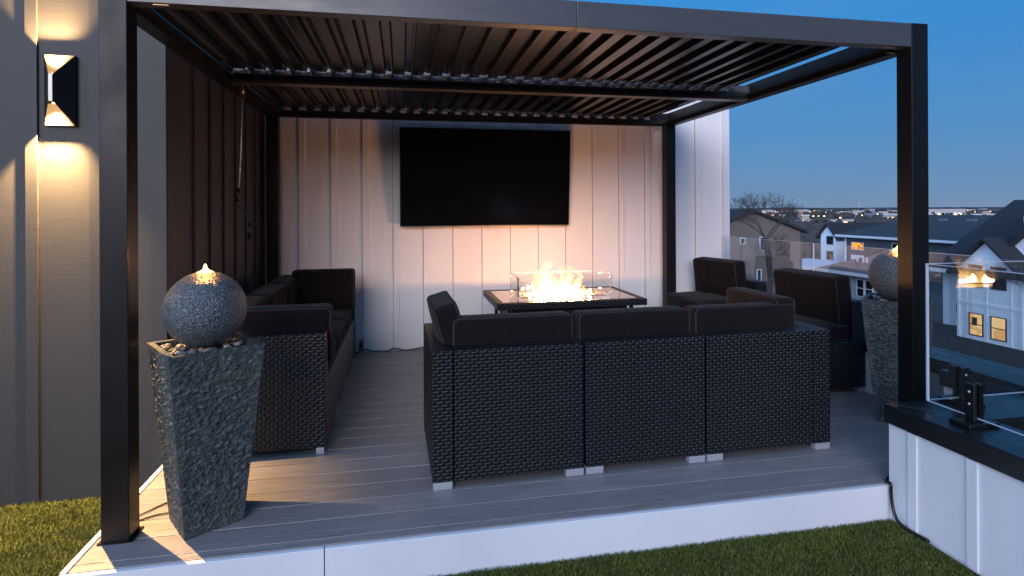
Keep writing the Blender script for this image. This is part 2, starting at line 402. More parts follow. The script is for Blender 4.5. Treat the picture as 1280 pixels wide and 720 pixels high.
# ------------------------------------------------------------------ PERGOLA
W_, D_, H_, HB = 4.041, 3.025, 2.372, 2.243; PWX, PWY = .106, .098
pg = thing('pergola', 'black metal louvered-roof pergola standing over the deck', 'pergola')
for (x0, y0) in ((0, 0), (W_-PWX, 0), (0, D_-PWY), (W_-PWX, D_-PWY)):
    mb = MB(); mb.box(x0, x0+PWX, y0, y0+PWY, .006, H_)
    p = mb.build('post', M_metal, pg, bevel=.003)
    mb = MB(); mb.box(x0-.012, x0+PWX+.012, y0-.006, y0+PWY+.012, .001, .007)
    mb.build('foot_plate', M_metal, p)
b1x = 2.05
def beam_x(y0, y1, z0, z1, name='beam', split=True, mat=M_beam):
    mb = MB()
    if split:
        mb.box(PWX+.001, b1x-.0012, y0, y1, z0, z1); mb.box(b1x+.0012, W_-PWX-.001, y0, y1, z0, z1)
    else: mb.box(PWX+.001, W_-PWX-.001, y0, y1, z0, z1)
    return mb.build(name, mat, pg, bevel=.002)
beam_x(.001, .07, HB, H_-.002)
beam_x(D_-PWY+.02, D_-.004, HB, H_-.002, mat=M_metal)
mb = MB(); mb.box(W_-.085, W_-.002, PWY+.001, D_-PWY-.001, HB, H_-.002); mb.build('beam', M_metal, pg, bevel=.002)
mb = MB(); mb.box(.002, .085, PWY+.001, D_-PWY-.001, HB, H_-.002); mb.build('beam', M_metal, pg, bevel=.002)
YM = 1.50
mb = MB(); mb.box(.086, W_-.086, YM, YM+.09, HB-.004, HB+.11); mid = mb.build('beam', M_beam, pg, bevel=.002)
# gutter lips inside the side beams
for (xa, xb) in ((.0855, .12), (W_-.12, W_-.0855)):
    mb = MB(); mb.box(xa, xb, .10, YM-.002, HB+.03, HB+.036); mb.box(xa, xb, YM+.092, D_-.10, HB+.03, HB+.036); mb.build('gutter', M_metal, pg)
for (xa, xb, ya, yb) in ((W_-.26, W_-.20, .015, .03), (W_-.15, W_-.125+.02, .11, .125), (.2, .26, .012, .03), (.03, .05, .13, .16)):
    mb = MB(); mb.box(xa, xb, ya, yb, HB-.004, HB-.0005); mb.build('bracket', Mat('brass', (.5, .33, .18), .35, .8).m, pg)
# louvers: folded blades lying along Y, spaced along X, slightly tilted
def louver_mb(y0, y1):
    s = MB(); th = R(-7)
    prof = []   # closed profile in x,z  (top then bottom)
    top = [(-.086, .002), (-.080, .008), (-.004, .008), (.002, .036), (.084, .040)]
    bot = [(.088, .036), (.082, .029), (.009, .029), (.003, .001), (-.030, .0005), (-.066, .000), (-.072, -.030), (-.080, -.030)]
    for (x, z) in top+bot:
        prof.append((x*math.cos(th)-z*math.sin(th), x*math.sin(th)+z*math.cos(th)))
    n = len(prof)
    s.add([(p[0], y0, p[1]) for p in prof]+[(p[0], y1, p[1]) for p in prof], [(i, (i+1) % n, (i+1) % n+n, i+n) for i in range(n)]+[tuple(range(n)), tuple(range(2*n-1, n-1, -1))])
    s.cur = 1
    for ye, sg in ((y1, 1),):
        s.box(-.030, .026, ye+.001, ye+.010, -.018, -.004); s.box(-.012, .026, ye+.010, ye+.032, -.003, .004); s.box(.02, .026, ye+.010, ye+.032, -.018, -.003)
    return s
NL = 28
for (y0, y1) in ((.075, YM-.048), (YM+.094, D_-PWY-.030)):
    proto = louver_mb(y0, y1).build('louver', [M_louv, M_clip], pg)
    proto.location = (.195, 0, HB+.072)
    for k in range(1, NL):
        c = proto.copy(); COL.objects.link(c); c.parent = pg; c.location = (.195+k*.1305, 0, HB+.072)
        c.rotation_euler = (0, R(random.uniform(-1.0, 1.0)), 0)
# pivot rails carrying the blades' ends
for y_ in (YM-.012, D_-PWY+.004):
    mb = MB(); mb.box(.09, W_-.09, y_, y_+.011, HB+.015, HB+.052)
    for k in range(NL*2): mb.cyl((.16+k*.0652, y_-.003, HB+.03), (.16+k*.0652, y_, HB+.03), .004, n=6)
    mb.build('pivot_rail', M_black, pg)

# crank rod hanging near the left beam
ck = thing('crank_rod', 'hanging hand crank rod with black grips, beside the dark side wall', 'crank', (.135, 1.56, 1.17))
mb = MB(); mb.smooth = True
mb.tube([(.012, .0, 1.07), (.012, 0, 1.03), (.03, 0, 1.01), (.035, 0, .985), (.02, 0, .97), (.005, 0, .985), (.004, 0, 1.0)], .004, 8)
mb.cyl((.018, 0, 1.06), (.018, 0, 1.0), .012, n=10)
mb.build('hook', Mat('brass_hook', (.35, .25, .17), .35, .8).m, ck)
mb = MB(); mb.smooth = True
mb.tube([(.02, 0, .97), (.008, 0, .6), (-.012, 0, .26)], .0042, 8); mb.build('rod', Mat('rod_steel', (.55, .55, .57), .35, .5).m, ck)
mb = MB(); mb.smooth = True; mb.cyl((-.0125, 0, .36), (-.0155, 0, .262), .0125, n=12); mb.build('grip', M_black, ck)
mb = MB(); mb.smooth = True; mb.tube([(-.0155, 0, .25), (-.010, 0, .235), (.055, 0, .155), (.062, 0, .145), (.0620, 0, .12)], .0055, 8); mb.build('crank_arm', M_black, ck)
mb = MB(); mb.smooth = True; mb.cyl((.062, 0, .12), (.058, 0, .01), .0105, n=12); mb.build('grip', M_black, ck)

# ------------------------------------------------------------------ television
tv = thing('television', 'large black flat television mounted on the white wall', 'television', (2.05, 3.035, 1.21))
mt = Matrix.Rotation(R(4.6), 4, 'X')
mb = MB(); mb.obox(mt, -.848, .848, -.035, .0, .0, .962); mb.build('cabinet', M_black, tv, bevel=.003)
mb = MB(); mb.obox(mt, -.840, .840, -.037, -.0355, .014, .954)
mb.build('screen', Mat('screen', (.003, .003, .004), .12, 0, .25).m, tv)
mb = MB(); mb.obox(mt, -.846, .846, -.0375, -.0352, .001, .009); mb.obox(mt, -.03, .03, -.036, -.02, -.006, .0)
mb.build('bottom_trim', Mat('tv_trim', (.25, .25, .26), .3, .8).m, tv)
mb = MB(); mb.box(-.25, .25, -.0, .055, .25, .65); mb.box(-.3, -.27, -.02, .063, .2, .7); mb.box(.27, .3, -.02, .063, .2, .7)
mb.build('wall_mount', M_metal, tv)

# ------------------------------------------------------------------ wall sconce
SX, SZ0, SZ1, SY = -.560, 1.828, 2.204, .83
sc = thing('wall_lamp', 'black bow-tie up and down wall lamp glowing on the grey wall', 'wall lamp', (SX, SY, SZ0))
hh = SZ1-SZ0; hw = .072; bd = .022; wd = .105; wz0, wz1 = .118, hh-.118; ww = .009
mb = MB(); mb.box(-hw, hw, -bd, -.001, 0, hh); mb.build('back_box', M_black, sc)
mb = MB()
def plate(a, b, c, d_, t=.0015):
    a, b, c, d_ = map(Vector, (a, b, c, d_)); n_ = (b-a).cross(c-a).normalized()*t
    mb.add([a, b, c, d_, a+n_, b+n_, c+n_, d_+n_], [(0,1,2,3), (7,6,5,4), (0,4,5,1), (1,5,6,2), (2,6,7,3), (3,7,4,0)])
plate((-hw, -bd, 0), (-ww, -wd, wz0), (-ww, -wd, wz1), (-hw, -bd, hh))
plate((hw, -bd, 0), (hw, -bd, hh), (ww, -wd, wz1), (ww, -wd, wz0))
mb.build('shade', M_black, sc)
mb = MB(); mb.box(-ww, ww, -wd-.002, -wd+.002, wz0, wz1); mb.build('front_strip', Mat('strip', (.22, .21, .2), .3, .5).m, sc)
M_lum = Mat('lamp_lining', (.05, .032, .016), .5)
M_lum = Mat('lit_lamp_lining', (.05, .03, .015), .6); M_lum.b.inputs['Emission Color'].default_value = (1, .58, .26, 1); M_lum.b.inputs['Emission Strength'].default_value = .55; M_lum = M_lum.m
for z_ in (wz0+.012, wz1-.012):
    mb = MB(); mb.add([(-hw+.003, -bd-.001, z_), (hw-.003, -bd-.001, z_), (ww, -wd+.002, z_), (-ww, -wd+.002, z_)], [(0, 1, 2, 3)]); mb.build('inner_plate', M_lum, sc)
for (za, zb) in ((.002, wz0-.002), (wz1+.002, hh-.002)):
    mb = MB(); mb.box(-hw+.004, hw-.004, -bd-.004, -bd-.0005, za, zb); mb.build('reflector', M_lum, sc)
M_bulb = emis('bulb_glow', (1, .68, .33), 9)
for z_ in (wz0-.006, wz1+.006):
    mb = MB(); mb.smooth = True; mb.cyl((0, -.058, z_), (0, -.058, z_+.004), .016, n=14); mb.build('bulb', M_bulb, sc)
for z_, nm in ((wz0-.018, 'lamp_down'), (wz1+.018, 'lamp_up')):
    dn = nm == 'lamp_down'
    l = bpy.data.lights.new(nm, 'SPOT'); l.energy = 980 if dn else 480; l.color = (1, .60, .25); l.shadow_soft_size = .007
    l.spot_size = R(104); l.spot_blend = .85
    lo = bpy.data.objects.new(nm, l); COL.objects.link(lo); lo.location = (SX, SY-.050, SZ0+z_)
    lo.rotation_euler = Vector((-.18, -.32, -1 if dn else 1)).to_track_quat('-Z', 'Y').to_euler()

# ------------------------------------------------------------------ cushions and modular wicker seats
def cushion(name, sx, sy, sz, r=.028, bulge=.014, parent=None, loc=(0,0,0), rot=(0,0,0), label=None, axis=2):
    """rounded box centred on its middle; axis = thin axis, whose two outlines carry piping"""
    half = [sx/2, sy/2, sz/2]; T = [-1, -.97, -.9, -.75, -.5, -.2, .2, .5, .75, .9, .97, 1]
    vid = {}; vs = []; fs = []
    sd_ = hash((round(sx, 3), round(loc[0], 2), round(loc[1], 2))) % 97
    def add(p):
        k = tuple(round(c, 5) for c in p)
        if k in vid: return vid[k]
        inner = [max(h-r, 0) for h in half]
        q = Vector([max(-i, min(i, c*h)) for c, h, i in zip(p, half, inner)])
        P = Vector([c*h for c, h in zip(p, half)]); d_ = P-q
        if d_.length > 1e-9: P = q+d_.normalized()*r
        u = [c for i, c in enumerate(p) if i != axis]
        b_ = bulge*(1-u[0]**4)*(1-u[1]**4)*(1 if p[axis] > 0 else -1)*abs(p[axis])
        P[axis] += b_
        nn = noise.noise(P*7+Vector((sd_, 0, 0)))*.009+noise.noise(P*19+Vector((sd_, 5, 0)))*.003; P[axis] += nn*(1 if abs(p[axis]) > .9 else 0)
        for i in range(3):
            if i != axis: P[i] *= 1-.010*(1-abs(p[axis]))
        vid[k] = len(vs); vs.append(P); return vid[k]
    for ax in range(3):
        o1, o2 = [i for i in range(3) if i != ax]
        for sg in (-1, 1):
            for i in range(len(T)-1):
                for j in range(len(T)-1):
                    q = []
                    for (a_, b_) in ((i, j), (i+1, j), (i+1, j+1), (i, j+1)):
                        p = [0, 0, 0]; p[ax] = sg; p[o1] = T[a_]; p[o2] = T[b_]; q.append(add(p))
                    fs.append(tuple(q))
    s = MB(); s.smooth = True; s.add(vs, fs)
    o = s.build(name, M_fab, parent); o.location = loc; o.rotation_euler = rot
    if label: o['label'] = label
    s = MB(); s.smooth = True
    o1, o2 = [i for i in range(3) if i != axis]
    for sg in (-1, 1):
        pts = []; rr = r*1.0; a, b = half[o1]-.29*r, half[o2]-.29*r
        for (cx, cy, a0) in ((a-rr, b-rr, 0), (-a+rr, b-rr, 90), (-a+rr, -b+rr, 180), (a-rr, -b+rr, 270)):
            for k in range(5):
                t_ = R(a0+k*22.5); p = [0, 0, 0]; p[o1] = cx+rr*math.cos(t_); p[o2] = cy+rr*math.sin(t_); p[axis] = sg*(half[axis]-.29*r); pts.append(p)
        s.tube(pts, .0052, 6, closed=True)
    s.build('piping', M_pipe, o)
    return o

def module(name, label, w_, d_, loc, rz, arms='', backc=True, group='modular wicker seats on the deck', seat=True, lean=6, zt=.68):
    """local x = width, back along y=0, sitter faces +y"""
    t = thing(name, label, 'sofa', loc, rz, group)
    A = .105; x0 = A if 'l' in arms else 0; x1 = w_-(A if 'r' in arms else 0)
    mb = MB(); mb.box(x0+.002, x1-.002, 0, .11, .038, zt); o = mb.build('back_panel', M_wick, t, bevel=.006)
    box('seat_base', M_wick, t, x0+.002, x1-.002, .112, d_, .038, .385, bevel=.006)
    if 'l' in arms: box('arm', M_wick, t, 0, A-.002, 0, d_+.005, .038, zt, bevel=.006)
    if 'r' in arms: box('arm', M_wick, t, w_-A+.002, w_, 0, d_+.005, .038, zt, bevel=.006)
    for (fx, fy) in ((0, 0), (w_-.1, 0), (0, d_-.05), (w_-.1, d_-.05)):
        box('foot', M_foot, t, fx+.003, fx+.097, fy+.002, fy+.045, .001, .037, bevel=.002)
    if seat: cushion('seat_cushion', x1-x0-.012, d_-.125, .115, parent=t, loc=((x0+x1)/2, .115+(d_-.125)/2+.004, .385+.06), axis=2)
    if backc: cushion('back_cushion', x1-x0-.016, .15, .38, r=.03, parent=t, loc=((x0+x1)/2, .20, .505+.115), rot=(R(-lean+3), 0, 0), axis=1)
    return t

# long sofa with its back to the viewer
RS = R(1.25)
def srow(x, y=.178): return (1.363+(x)*math.cos(RS), y+x*math.sin(RS), 0)
m1 = module('wicker_sofa_module', 'left end section of the long wicker sofa seen from behind, with an arm', .777, .72, srow(0), RS, 'l')
cushion('arm_cushion', .13, .52, .36, parent=m1, loc=(.125, .42, .70), rot=(0, R(-16), 0), axis=0)
m2 = module('wicker_sofa_module', 'armless middle section of the long wicker sofa seen from behind', .682, .72, srow(.785), RS, '')
m3 = module('wicker_sofa_module', 'right end section of the long wicker sofa seen from behind, with an arm', .777, .72, srow(1.475), RS, 'r')
cushion('arm_cushion', .13, .52, .36, parent=m3, loc=(.60, .40, .665), rot=(0, R(2), 0), axis=0)

# sofa along the dark wall: local x -> world -y ... sitter faces +X
def left_mod(label, y_far, w_, arms): return module('wicker_sofa_module', label, w_, .735, (.055, y_far-.022, 0), R(-90), arms)
l3 = left_mod('nearest section of the sofa by the dark wall, just behind the left fountain', 1.475, .722, 'r')
cushion('arm_cushion', .13, .52, .34, parent=l3, loc=(.545, .50, .645), rot=(0, R(4), 0), axis=0)
l2 = left_mod('armless middle section of the wicker sofa against the dark wall', 2.11, .63, '')
l1 = left_mod('far corner section of the wicker sofa between the dark and white walls', 2.84, .725, 'l')
cushion('arm_cushion', .15, .52, .36, r=.03, parent=l1, loc=(.27, .50, .685), rot=(0, R(-3), 0), axis=0)

# two armless seats by the glass rail, sitters face -X
r2 = module('wicker_chair', 'armless wicker seat by the glass rail, nearer the right fountain', .68, .71, (4.605, 1.05, 0), R(90), '', backc=False)
cushion('back_cushion', .66, .14, .42, r=.03, parent=r2, loc=(.36, .17, .655), rot=(R(-6), 0, R(5)), axis=1)
r1 = module('wicker_chair', 'armless wicker seat in front of the glass rail, close to the white wall', .68, .71, (4.605, 2.22, 0), R(90), '', backc=False)
cushion('back_cushion', .60, .14, .42, r=.03, parent=r1, loc=(.42, .24, .655), rot=(R(-6), 0, R(12)), axis=1)

# ------------------------------------------------------------------ fire table
ft = thing('fire_table', 'rectangular wicker gas fire table with a glass wind guard, burning between the seats', 'fire table', (2.529, 2.01, 0))
TX, TY = .605, .382; TZ = .66
mb = MB(); b_ = .055
mb.box(-TX, TX, -TY, -TY+b_, TZ-.052, TZ); mb.box(-TX, TX, TY-b_, TY, TZ-.052, TZ); mb.box(-TX, -TX+b_, -TY+b_, TY-b_, TZ-.052, TZ); mb.box(TX-b_, TX, -TY+b_, TY-b_, TZ-.052, TZ)
mb.build('rim', M_wick, ft, bevel=.005)
M = Mat('table_glass', (.17, .16, .16), .06, 0, .6); M.b.inputs['Coat Weight'].default_value = .6; M_tt = M.m
mb = MB(); mb.box(-TX+b_+.001, TX-b_-.001, -TY+b_+.001, -.115, TZ-.012, TZ-.003); mb.box(-TX+b_+.001, TX-b_-.001, .115, TY-b_-.001, TZ-.012, TZ-.003)
mb.box(-TX+b_+.001, -.36, -.1145, .1145, TZ-.012, TZ-.003); mb.box(.36, TX-b_-.001, -.1145, .1145, TZ-.012, TZ-.003)
mb.build('table_top', M_tt, ft)
mb = MB(); mb.box(-.475, .475, -.285, .285, .03, TZ-.055); mb.build('base', M_wick, ft, bevel=.004)
for sx_ in (-1, 1):
    for sy_ in (-1, 1): box('leg', M_metal, ft, sx_*.50-.013, sx_*.50+.013, sy_*.305-.013, sy_*.305+.013, .0, TZ-.053)
mb = MB(); mb.box(-.36, .36, -.115, .115, TZ-.05, TZ-.045); mb.box(-.36, .36, -.115, -.110, TZ-.045, TZ+.001); mb.box(-.36, .36, .110, .115, TZ-.045, TZ+.001); mb.box(-.36, -.355, -.11, .11, TZ-.045, TZ+.001); mb.box(.355, .36, -.11, .11, TZ-.045, TZ+.001)
mb.build('burner_pan', Mat('burner_steel', (.3, .28, .26), .35, .8).m, ft)
rk = MB(); rn = random.Random(5)
for i in range(330):
    c0 = Vector((rn.uniform(-.34, .34), rn.uniform(-.1, .1), TZ-.03+rn.uniform(0, .026))); s_ = rn.uniform(.007, .014)
    vs_ = [c0+Vector((rn.gauss(0, 1), rn.gauss(0, 1), rn.gauss(0, 1))).normalized()*s_ for q in range(4)]
    rk.add(vs_, [(0,1,2), (0,2,3), (0,3,1), (1,3,2)])
o = rk.build('fire_glass', Mat('fire_glass', (.2, .17, .14), .2).m, ft); o['kind'] = 'stuff'
# wind guard: four panes with corner clips
gx, gy, gz0, gz1 = .40, .142, TZ+.004, TZ+.172
for (a0, a1, a2, a3) in ((-gx, gx, -gy-.003, -gy+.003), (-gx, gx, gy-.003, gy+.003), (-gx-.003, -gx+.003, -gy+.006, gy-.006), (gx-.003, gx+.003, -gy+.006, gy-.006)):
    o = box('wind_guard_pane', M_tglass, ft, a0, a1, a2, a3, gz0, gz1)
    mb = MB(); mb.box(a0, a1, a2, a3, gz1, gz1+.002); mb.build('pane_edge', M_gedge, o)
for sx_ in (-1, 1):
    for sy_ in (-1, 1):
        for z_ in (TZ+.02, TZ+.15):
            mb = MB(); cx, cy = sx_*gx, sy_*gy
            mb.box(min(cx, cx-sx_*.02), max(cx, cx-sx_*.02), cy-.006, cy+.006, z_-.008, z_+.008); mb.box(cx-.006, cx+.006, min(cy, cy-sy_*.02), max(cy, cy-sy_*.02), z_-.0085, z_+.0085)
            mb.build('corner_clip', M_clip, ft)
mb = MB(); mb.box(-gx-.001+.0, -gx+.008, -gy-.009, -gy-.0035, gz0, gz1-.005); mb.build('corner_seal', M_black, ft)

# flames: a burning volume above the pan
fl = bpy.data.materials.new('flame'); fl.use_nodes = True; fN = fl.node_tree.nodes; fL = fl.node_tree.links; fN.clear()
class FM: pass
F = Mat.__new__(Mat); F.m = fl; F.nt = fl.node_tree; F.N = fN; F.L = fL; F.tc = fN.new('ShaderNodeTexCoord')
sp = fN.new('ShaderNodeSeparateXYZ'); fL.new(F.tc.outputs['Object'], sp.inputs[0])
X, Y, Z = sp.outputs
wob = F.noise(F.map('Object', (5, 5, 7)), 1.5, 3)
cx_ = fN.new('ShaderNodeCombineXYZ')
fL.new(F.math('ADD', F.math('MULTIPLY', X, 21), F.math('MULTIPLY', F.math('MULTIPLY', F.math('SUBTRACT', wob, .5), Z), 40)), cx_.inputs[0])
fL.new(F.math('MULTIPLY', Y, 14), cx_.inputs[1]); fL.new(F.math('MULTIPLY', Z, 2.6), cx_.inputs[2])
tong = F.noise(cx_.outputs[0], 1.0, 3, .55)
cy_ = fN.new('ShaderNodeCombineXYZ'); fL.new(F.math('MULTIPLY', X, 4.2), cy_.inputs[0]); cy_.inputs[1].default_value = 3.7
env = F.noise(cy_.outputs[0], 1.0, 1)
# height field of the flames at this x: higher around x=-.06
e1 = F.math('ADD', F.math('MULTIPLY', F.math('SUBTRACT', tong, .5), 2.9), .20)
gauss = F.math('MULTIPLY', F.math('EXPONENT', F.math('MULTIPLY', F.math('POWER', F.math('DIVIDE', F.math('ADD', X, .08), .13), 2), -1)), .36)
g2 = F.math('MULTIPLY', F.math('EXPONENT', F.math('MULTIPLY', F.math('POWER', F.math('DIVIDE', F.math('SUBTRACT', X, .24), .07), 2), -1)), .12)
e2 = F.math('ADD', F.math('ADD', e1, gauss), g2)
edge = F.math('MULTIPLY', F.math('POWER', F.math('ABSOLUTE', F.math('DIVIDE', X, .33)), 4), .8)
edy = F.math('MULTIPLY', F.math('POWER', F.math('ABSOLUTE', F.math('DIVIDE', Y, .085)), 2), .25)
dens = F.math('SUBTRACT', F.math('SUBTRACT', F.math('SUBTRACT', e2, edge), edy), F.math('MULTIPLY', Z, 2.6))
dens = F.math('MINIMUM', F.math('MAXIMUM', F.math('MULTIPLY', dens, 3.2), 0), 1)
fcol = F.ramp(dens, [(0, (1, .20, .02)), (.35, (1, .32, .04)), (.75, (1, .44, .08)), (1, (1, .55, .14))])
fade = F.math('SUBTRACT', 1.25, F.math('MULTIPLY', Z, 3.6))
stg = F.math('MULTIPLY', F.math('MULTIPLY', F.math('POWER', dens, 1.4), F.math('MAXIMUM', fade, .45)), 70)
em = fN.new('ShaderNodeEmission'); fL.new(fcol, em.inputs[0]); fL.new(stg, em.inputs[1])
fo = fN.new('ShaderNodeOutputMaterial'); fL.new(em.outputs[0], fo.inputs['Volume'])
mb = MB(); mb.box(-.335, .335, -.09, .09, 0, .30)
fire = mb.build('fire', fl, None); fire.location = (2.529-.015, 2.01, TZ-.012)
tag(fire, 'tall yellow orange flames burning inside the glass wind guard of the table', 'fire')
# white-hot cores of the flames, just above the burner
mb = MB(); mb.smooth = True; rn = random.Random(8)
for (fx, fh) in [(a*1.08, b*.52) for a, b in ((-.235, .05), (-.185, .085), (-.145, .125), (-.105, .10), (-.065, .15), (-.03, .11), (.01, .085), (.055, .06), (.10, .055), (.15, .08), (.19, .06), (.235, .075))]:
    fy = rn.uniform(-.035, .035); lean = rn.uniform(-.012, .012)
    mb.tube([(fx, fy, .012), (fx, fy, .012+fh*.2), (fx+lean*.5, fy, .012+fh*.45), (fx+lean, fy, .012+fh*.75), (fx+lean*1.6, fy, .012+fh)], [.008, .017, .014, .007, .001], 8)
mb.build('flame_core', emis('flame_core', (1, .45, .19), 370), fire)

# ------------------------------------------------------------------ stone fountains
def rough_pillar(s0, s1, h, seed):
    """tapered square pillar, faces broken like split slate"""
    vs = []; fs = []; n = 64; mz = 165
    def P(u, v, k):
        s_ = s0+(s1-s0)*v; q = [(-s_/2+u*s_, -s_/2), (s_/2, -s_/2+u*s_), (s_/2-u*s_, s_/2), (-s_/2, s_/2-u*s_)][k]
        return Vector((q[0], q[1], v*h))
    nr = [Vector((0,-1,0)), Vector((1,0,0)), Vector((0,1,0)), Vector((-1,0,0))]
    ring = []
    for j in range(mz+1):
        row = []
        for k in range(4):
            for i in range(n):
                u = i/n; v = j/mz; p = P(u, v, k)
                e = min(1, min(u, 1-u)*9, (1-v)*14+.0, v*10+.3)
                q = p*1.0+Vector((seed, 0, 0))
                dsp = noise.fractal(Vector((q.x*62, q.y*62, q.z*74)), .7, 2.1, 4)*.0068+noise.noise(q*11)*.002
                row.append(len(vs)); vs.append(p+nr[k]*dsp*e)
        ring.append(row)
    for j in range(mz):
        for i in range(4*n):
            fs.append((ring[j][i], ring[j][(i+1) % (4*n)], ring[j+1][(i+1) % (4*n)], ring[j+1][i]))
    s_ = MB(); s_.add(vs, fs)
    # rim and tray
    a = s1/2; b = a-.024; zt = h; zb = h-.03
    O = [(-a, -a), (a, -a), (a, a), (-a, a)]; I_ = [(-b, -b), (b, -b), (b, b), (-b, b)]
    V = [(x, y, zt) for x, y in O]+[(x, y, zt) for x, y in I_]+[(x, y, zb) for x, y in I_]
    s_.add(V, [(0, 1, 5, 4), (1, 2, 6, 5), (2, 3, 7, 6), (3, 0, 4, 7), (4, 5, 9, 8), (5, 6, 10, 9), (6, 7, 11, 10), (7, 4, 8, 11), (8, 9, 10, 11)])
    return s_
def fountain(label, loc, rz, seed, npeb, peblab):
    t = thing('ball_fountain', label, 'fountain', loc, rz, 'stone ball fountains on the deck')
    H = .785; p = rough_pillar(.236, .376, H, seed).build('pillar', M_slate, t)
    box('pillar_foot', M_slate, t, -.112, .112, -.112, .112, .0, .004)
    s = MB(); s.smooth = True; r = .168; cz = H+.150; vs = []; fs = []; nu, nv = 48, 30
    for j in range(nv+1):
        th_ = PI*j/nv
        for i in range(nu):
            ph = 2*PI*i/nu; d_ = Vector((math.sin(th_)*math.cos(ph), math.sin(th_)*math.sin(ph), math.cos(th_)))
            vs.append(d_*r*(1+.012*noise.noise(d_*6+Vector((seed,)*3)))+Vector((0, 0, cz)))
    for j in range(nv):
        for i in range(nu): fs.append((j*nu+i, j*nu+(i+1) % nu, (j+1)*nu+(i+1) % nu, (j+1)*nu+i))
    s.add(vs, fs); s.build('ball', M_sph, t)
    # water bubbling up over the lamp
    s = MB(); s.smooth = True; vs = []; fs = []
    prof = [(.0005, .034), (.004, .031), (.007, .024), (.008, .017), (.012, .010), (.018, .005), (.026, .001), (.034, -.004)]
    for j, (rr, z_) in enumerate(prof):
        for i in range(16):
            a_ = 2*PI*i/16; k_ = 1+.25*noise.noise(Vector((math.cos(a_)*2, math.sin(a_)*2, z_*60+seed)))
            vs.append((rr*k_*math.cos(a_), rr*k_*math.sin(a_), cz+r+z_))
    for j in range(len(prof)-1):
        for i in range(16): fs.append((j*16+i, j*16+(i+1) % 16, (j+1)*16+(i+1) % 16, (j+1)*16+i))
    s.add(vs, fs); s.build('lit_water_bubble', emis('lit_water', (1, .62, .2), 5.5), t)
    l = bpy.data.lights.new('fountain_lamp', 'POINT'); l.energy = 3.4; l.color = (1, .40, .09); l.shadow_soft_size = .012
    lo = bpy.data.objects.new('fountain_lamp', l); COL.objects.link(lo); lo.parent = t; lo.location = (0, 0, cz+r+.055)
    rn_ = random.Random(seed); pts = []
    mats_me = []
    for mi in range(4):
        q = MB(); q.smooth = True; vs = []; fs = []
        for j in range(9):
            for i in range(12):
                th_, ph = PI*j/8, 2*PI*i/12; d_ = Vector((math.sin(th_)*math.cos(ph), math.sin(th_)*math.sin(ph), math.cos(th_)*.62))
                vs.append(d_*(1+.22*noise.noise(d_*1.3+Vector((mi*3, seed, 0)))))
        for j in range(8):
            for i in range(12): fs.append((j*12+i, j*12+(i+1) % 12, (j+1)*12+(i+1) % 12, (j+1)*12+i))
        q.add(vs, fs); mats_me.append(q)
    made = []
    cnt = 0; tries = 0
    while cnt < npeb and tries < 4000:
        tries += 1
        x, y = rn_.uniform(-.152, .152), rn_.uniform(-.152, .152); rad = rn_.uniform(.011, .019)
        if math.hypot(x, y) < .068: continue
        zz = H-.026+rad*.55+(.012 if rn_.random() < .3 else 0)
        if math.sqrt(x*x+y*y+(zz-cz)**2) < r+rad*.6: continue
        if any((x-a)**2+(y-b)**2 < (.75*(rad+c))**2 for a, b, c in pts): continue
        pts.append((x, y, rad))
        mi = cnt % 4
        if len(made) <= mi:
            o = mats_me[mi].build('pebble', M_peb[mi]); made.append(o.data)
        else:
            o = bpy.data.objects.new('pebble', made[mi]); COL.objects.link(o)
        wv = Matrix.Rotation(rz, 4, 'Z') @ Vector((x, y, zz))
        o.location = Vector(loc)+wv; o.rotation_euler = (rn_.uniform(-.4, .4), rn_.uniform(-.4, .4), rn_.uniform(0, 6)); o.scale = (rad*rn_.uniform(.9, 1.4), rad, rad)
        cn_ = ('tan', 'grey', 'rusty brown', 'cream')[mi]; tag(o, 'smooth '+cn_+' pebble'+peblab[14:], 'pebble', cn_+' pebbles'+peblab[14:])
        cnt += 1
    return t
fountain('stone ball fountain on a slate pillar, standing left beside the front pergola post', (.362, .128, 0), R(33), 3.0, 60, 'smooth pebbles in the tray of the left stone fountain')
fountain('stone ball fountain on a slate pillar, half hidden behind the right front pergola post', (4.375, .53, 0), R(41), 11.0, 24, 'smooth pebbles in the tray of the right stone fountain')

# ------------------------------------------------------------------ glass guard rails
def pane(t, x0, x1, y0, y1, z0, z1, edges=True):
    o = box('glass_pane', M_glass, t, x0, x1, y0, y1, z0, z1)
    if not edges: return o
    e = .0015; mb = MB()
    mb.box(x0, x1, y0, y1, z1, z1+e); mb.box(x0, x1, y0, y1, z0-e, z0)
    if edges == 'top': pass
    elif x1-x0 < y1-y0: mb.box(x0, x1, y1, y1+e, z0-e, z1+e); mb.box(x0, x1, y0-e, y0, z0-e, z1+e)
    else: mb.box(x0-e, x0, y0, y1, z0-e, z1+e)
    mb.build('edge', M_gedge, o); return o
def clamp(t, x, y, along):
    """black spigot clamp gripping the pane; along='y' for a pane running in y"""
    M4 = Matrix.Translation((x, y, .394)) @ (Matrix.Rotation(R(90), 4, 'Z') if along == 'x' else Matrix.Identity(4))
    mb = MB(); mb.obox(M4, -.082, .082, -.05, .05, .001, .02); mb.obox(M4, -.027, -.0085, -.022, .022, .02, .185); mb.obox(M4, .0085, .027, -.022, .022, .02, .185)
    mb.obox(M4, -.0085, .0085, -.022, .022, .02, .031)
    o = mb.build('clamp', M_black, t, bevel=.003)
    mb = MB(); mb.smooth = True
    for z_ in (.095, .15):
        mb.cyl(M4 @ Vector((-.0285, 0, z_)), M4 @ Vector((-.027, 0, z_)), .006, n=10)
    mb.build('screw', M_clip, o)
ra = thing('glass_rail', 'frameless glass guard pane along the near parapet beside the lawn, on a black clamp', 'glass railing', group='frameless glass rails')
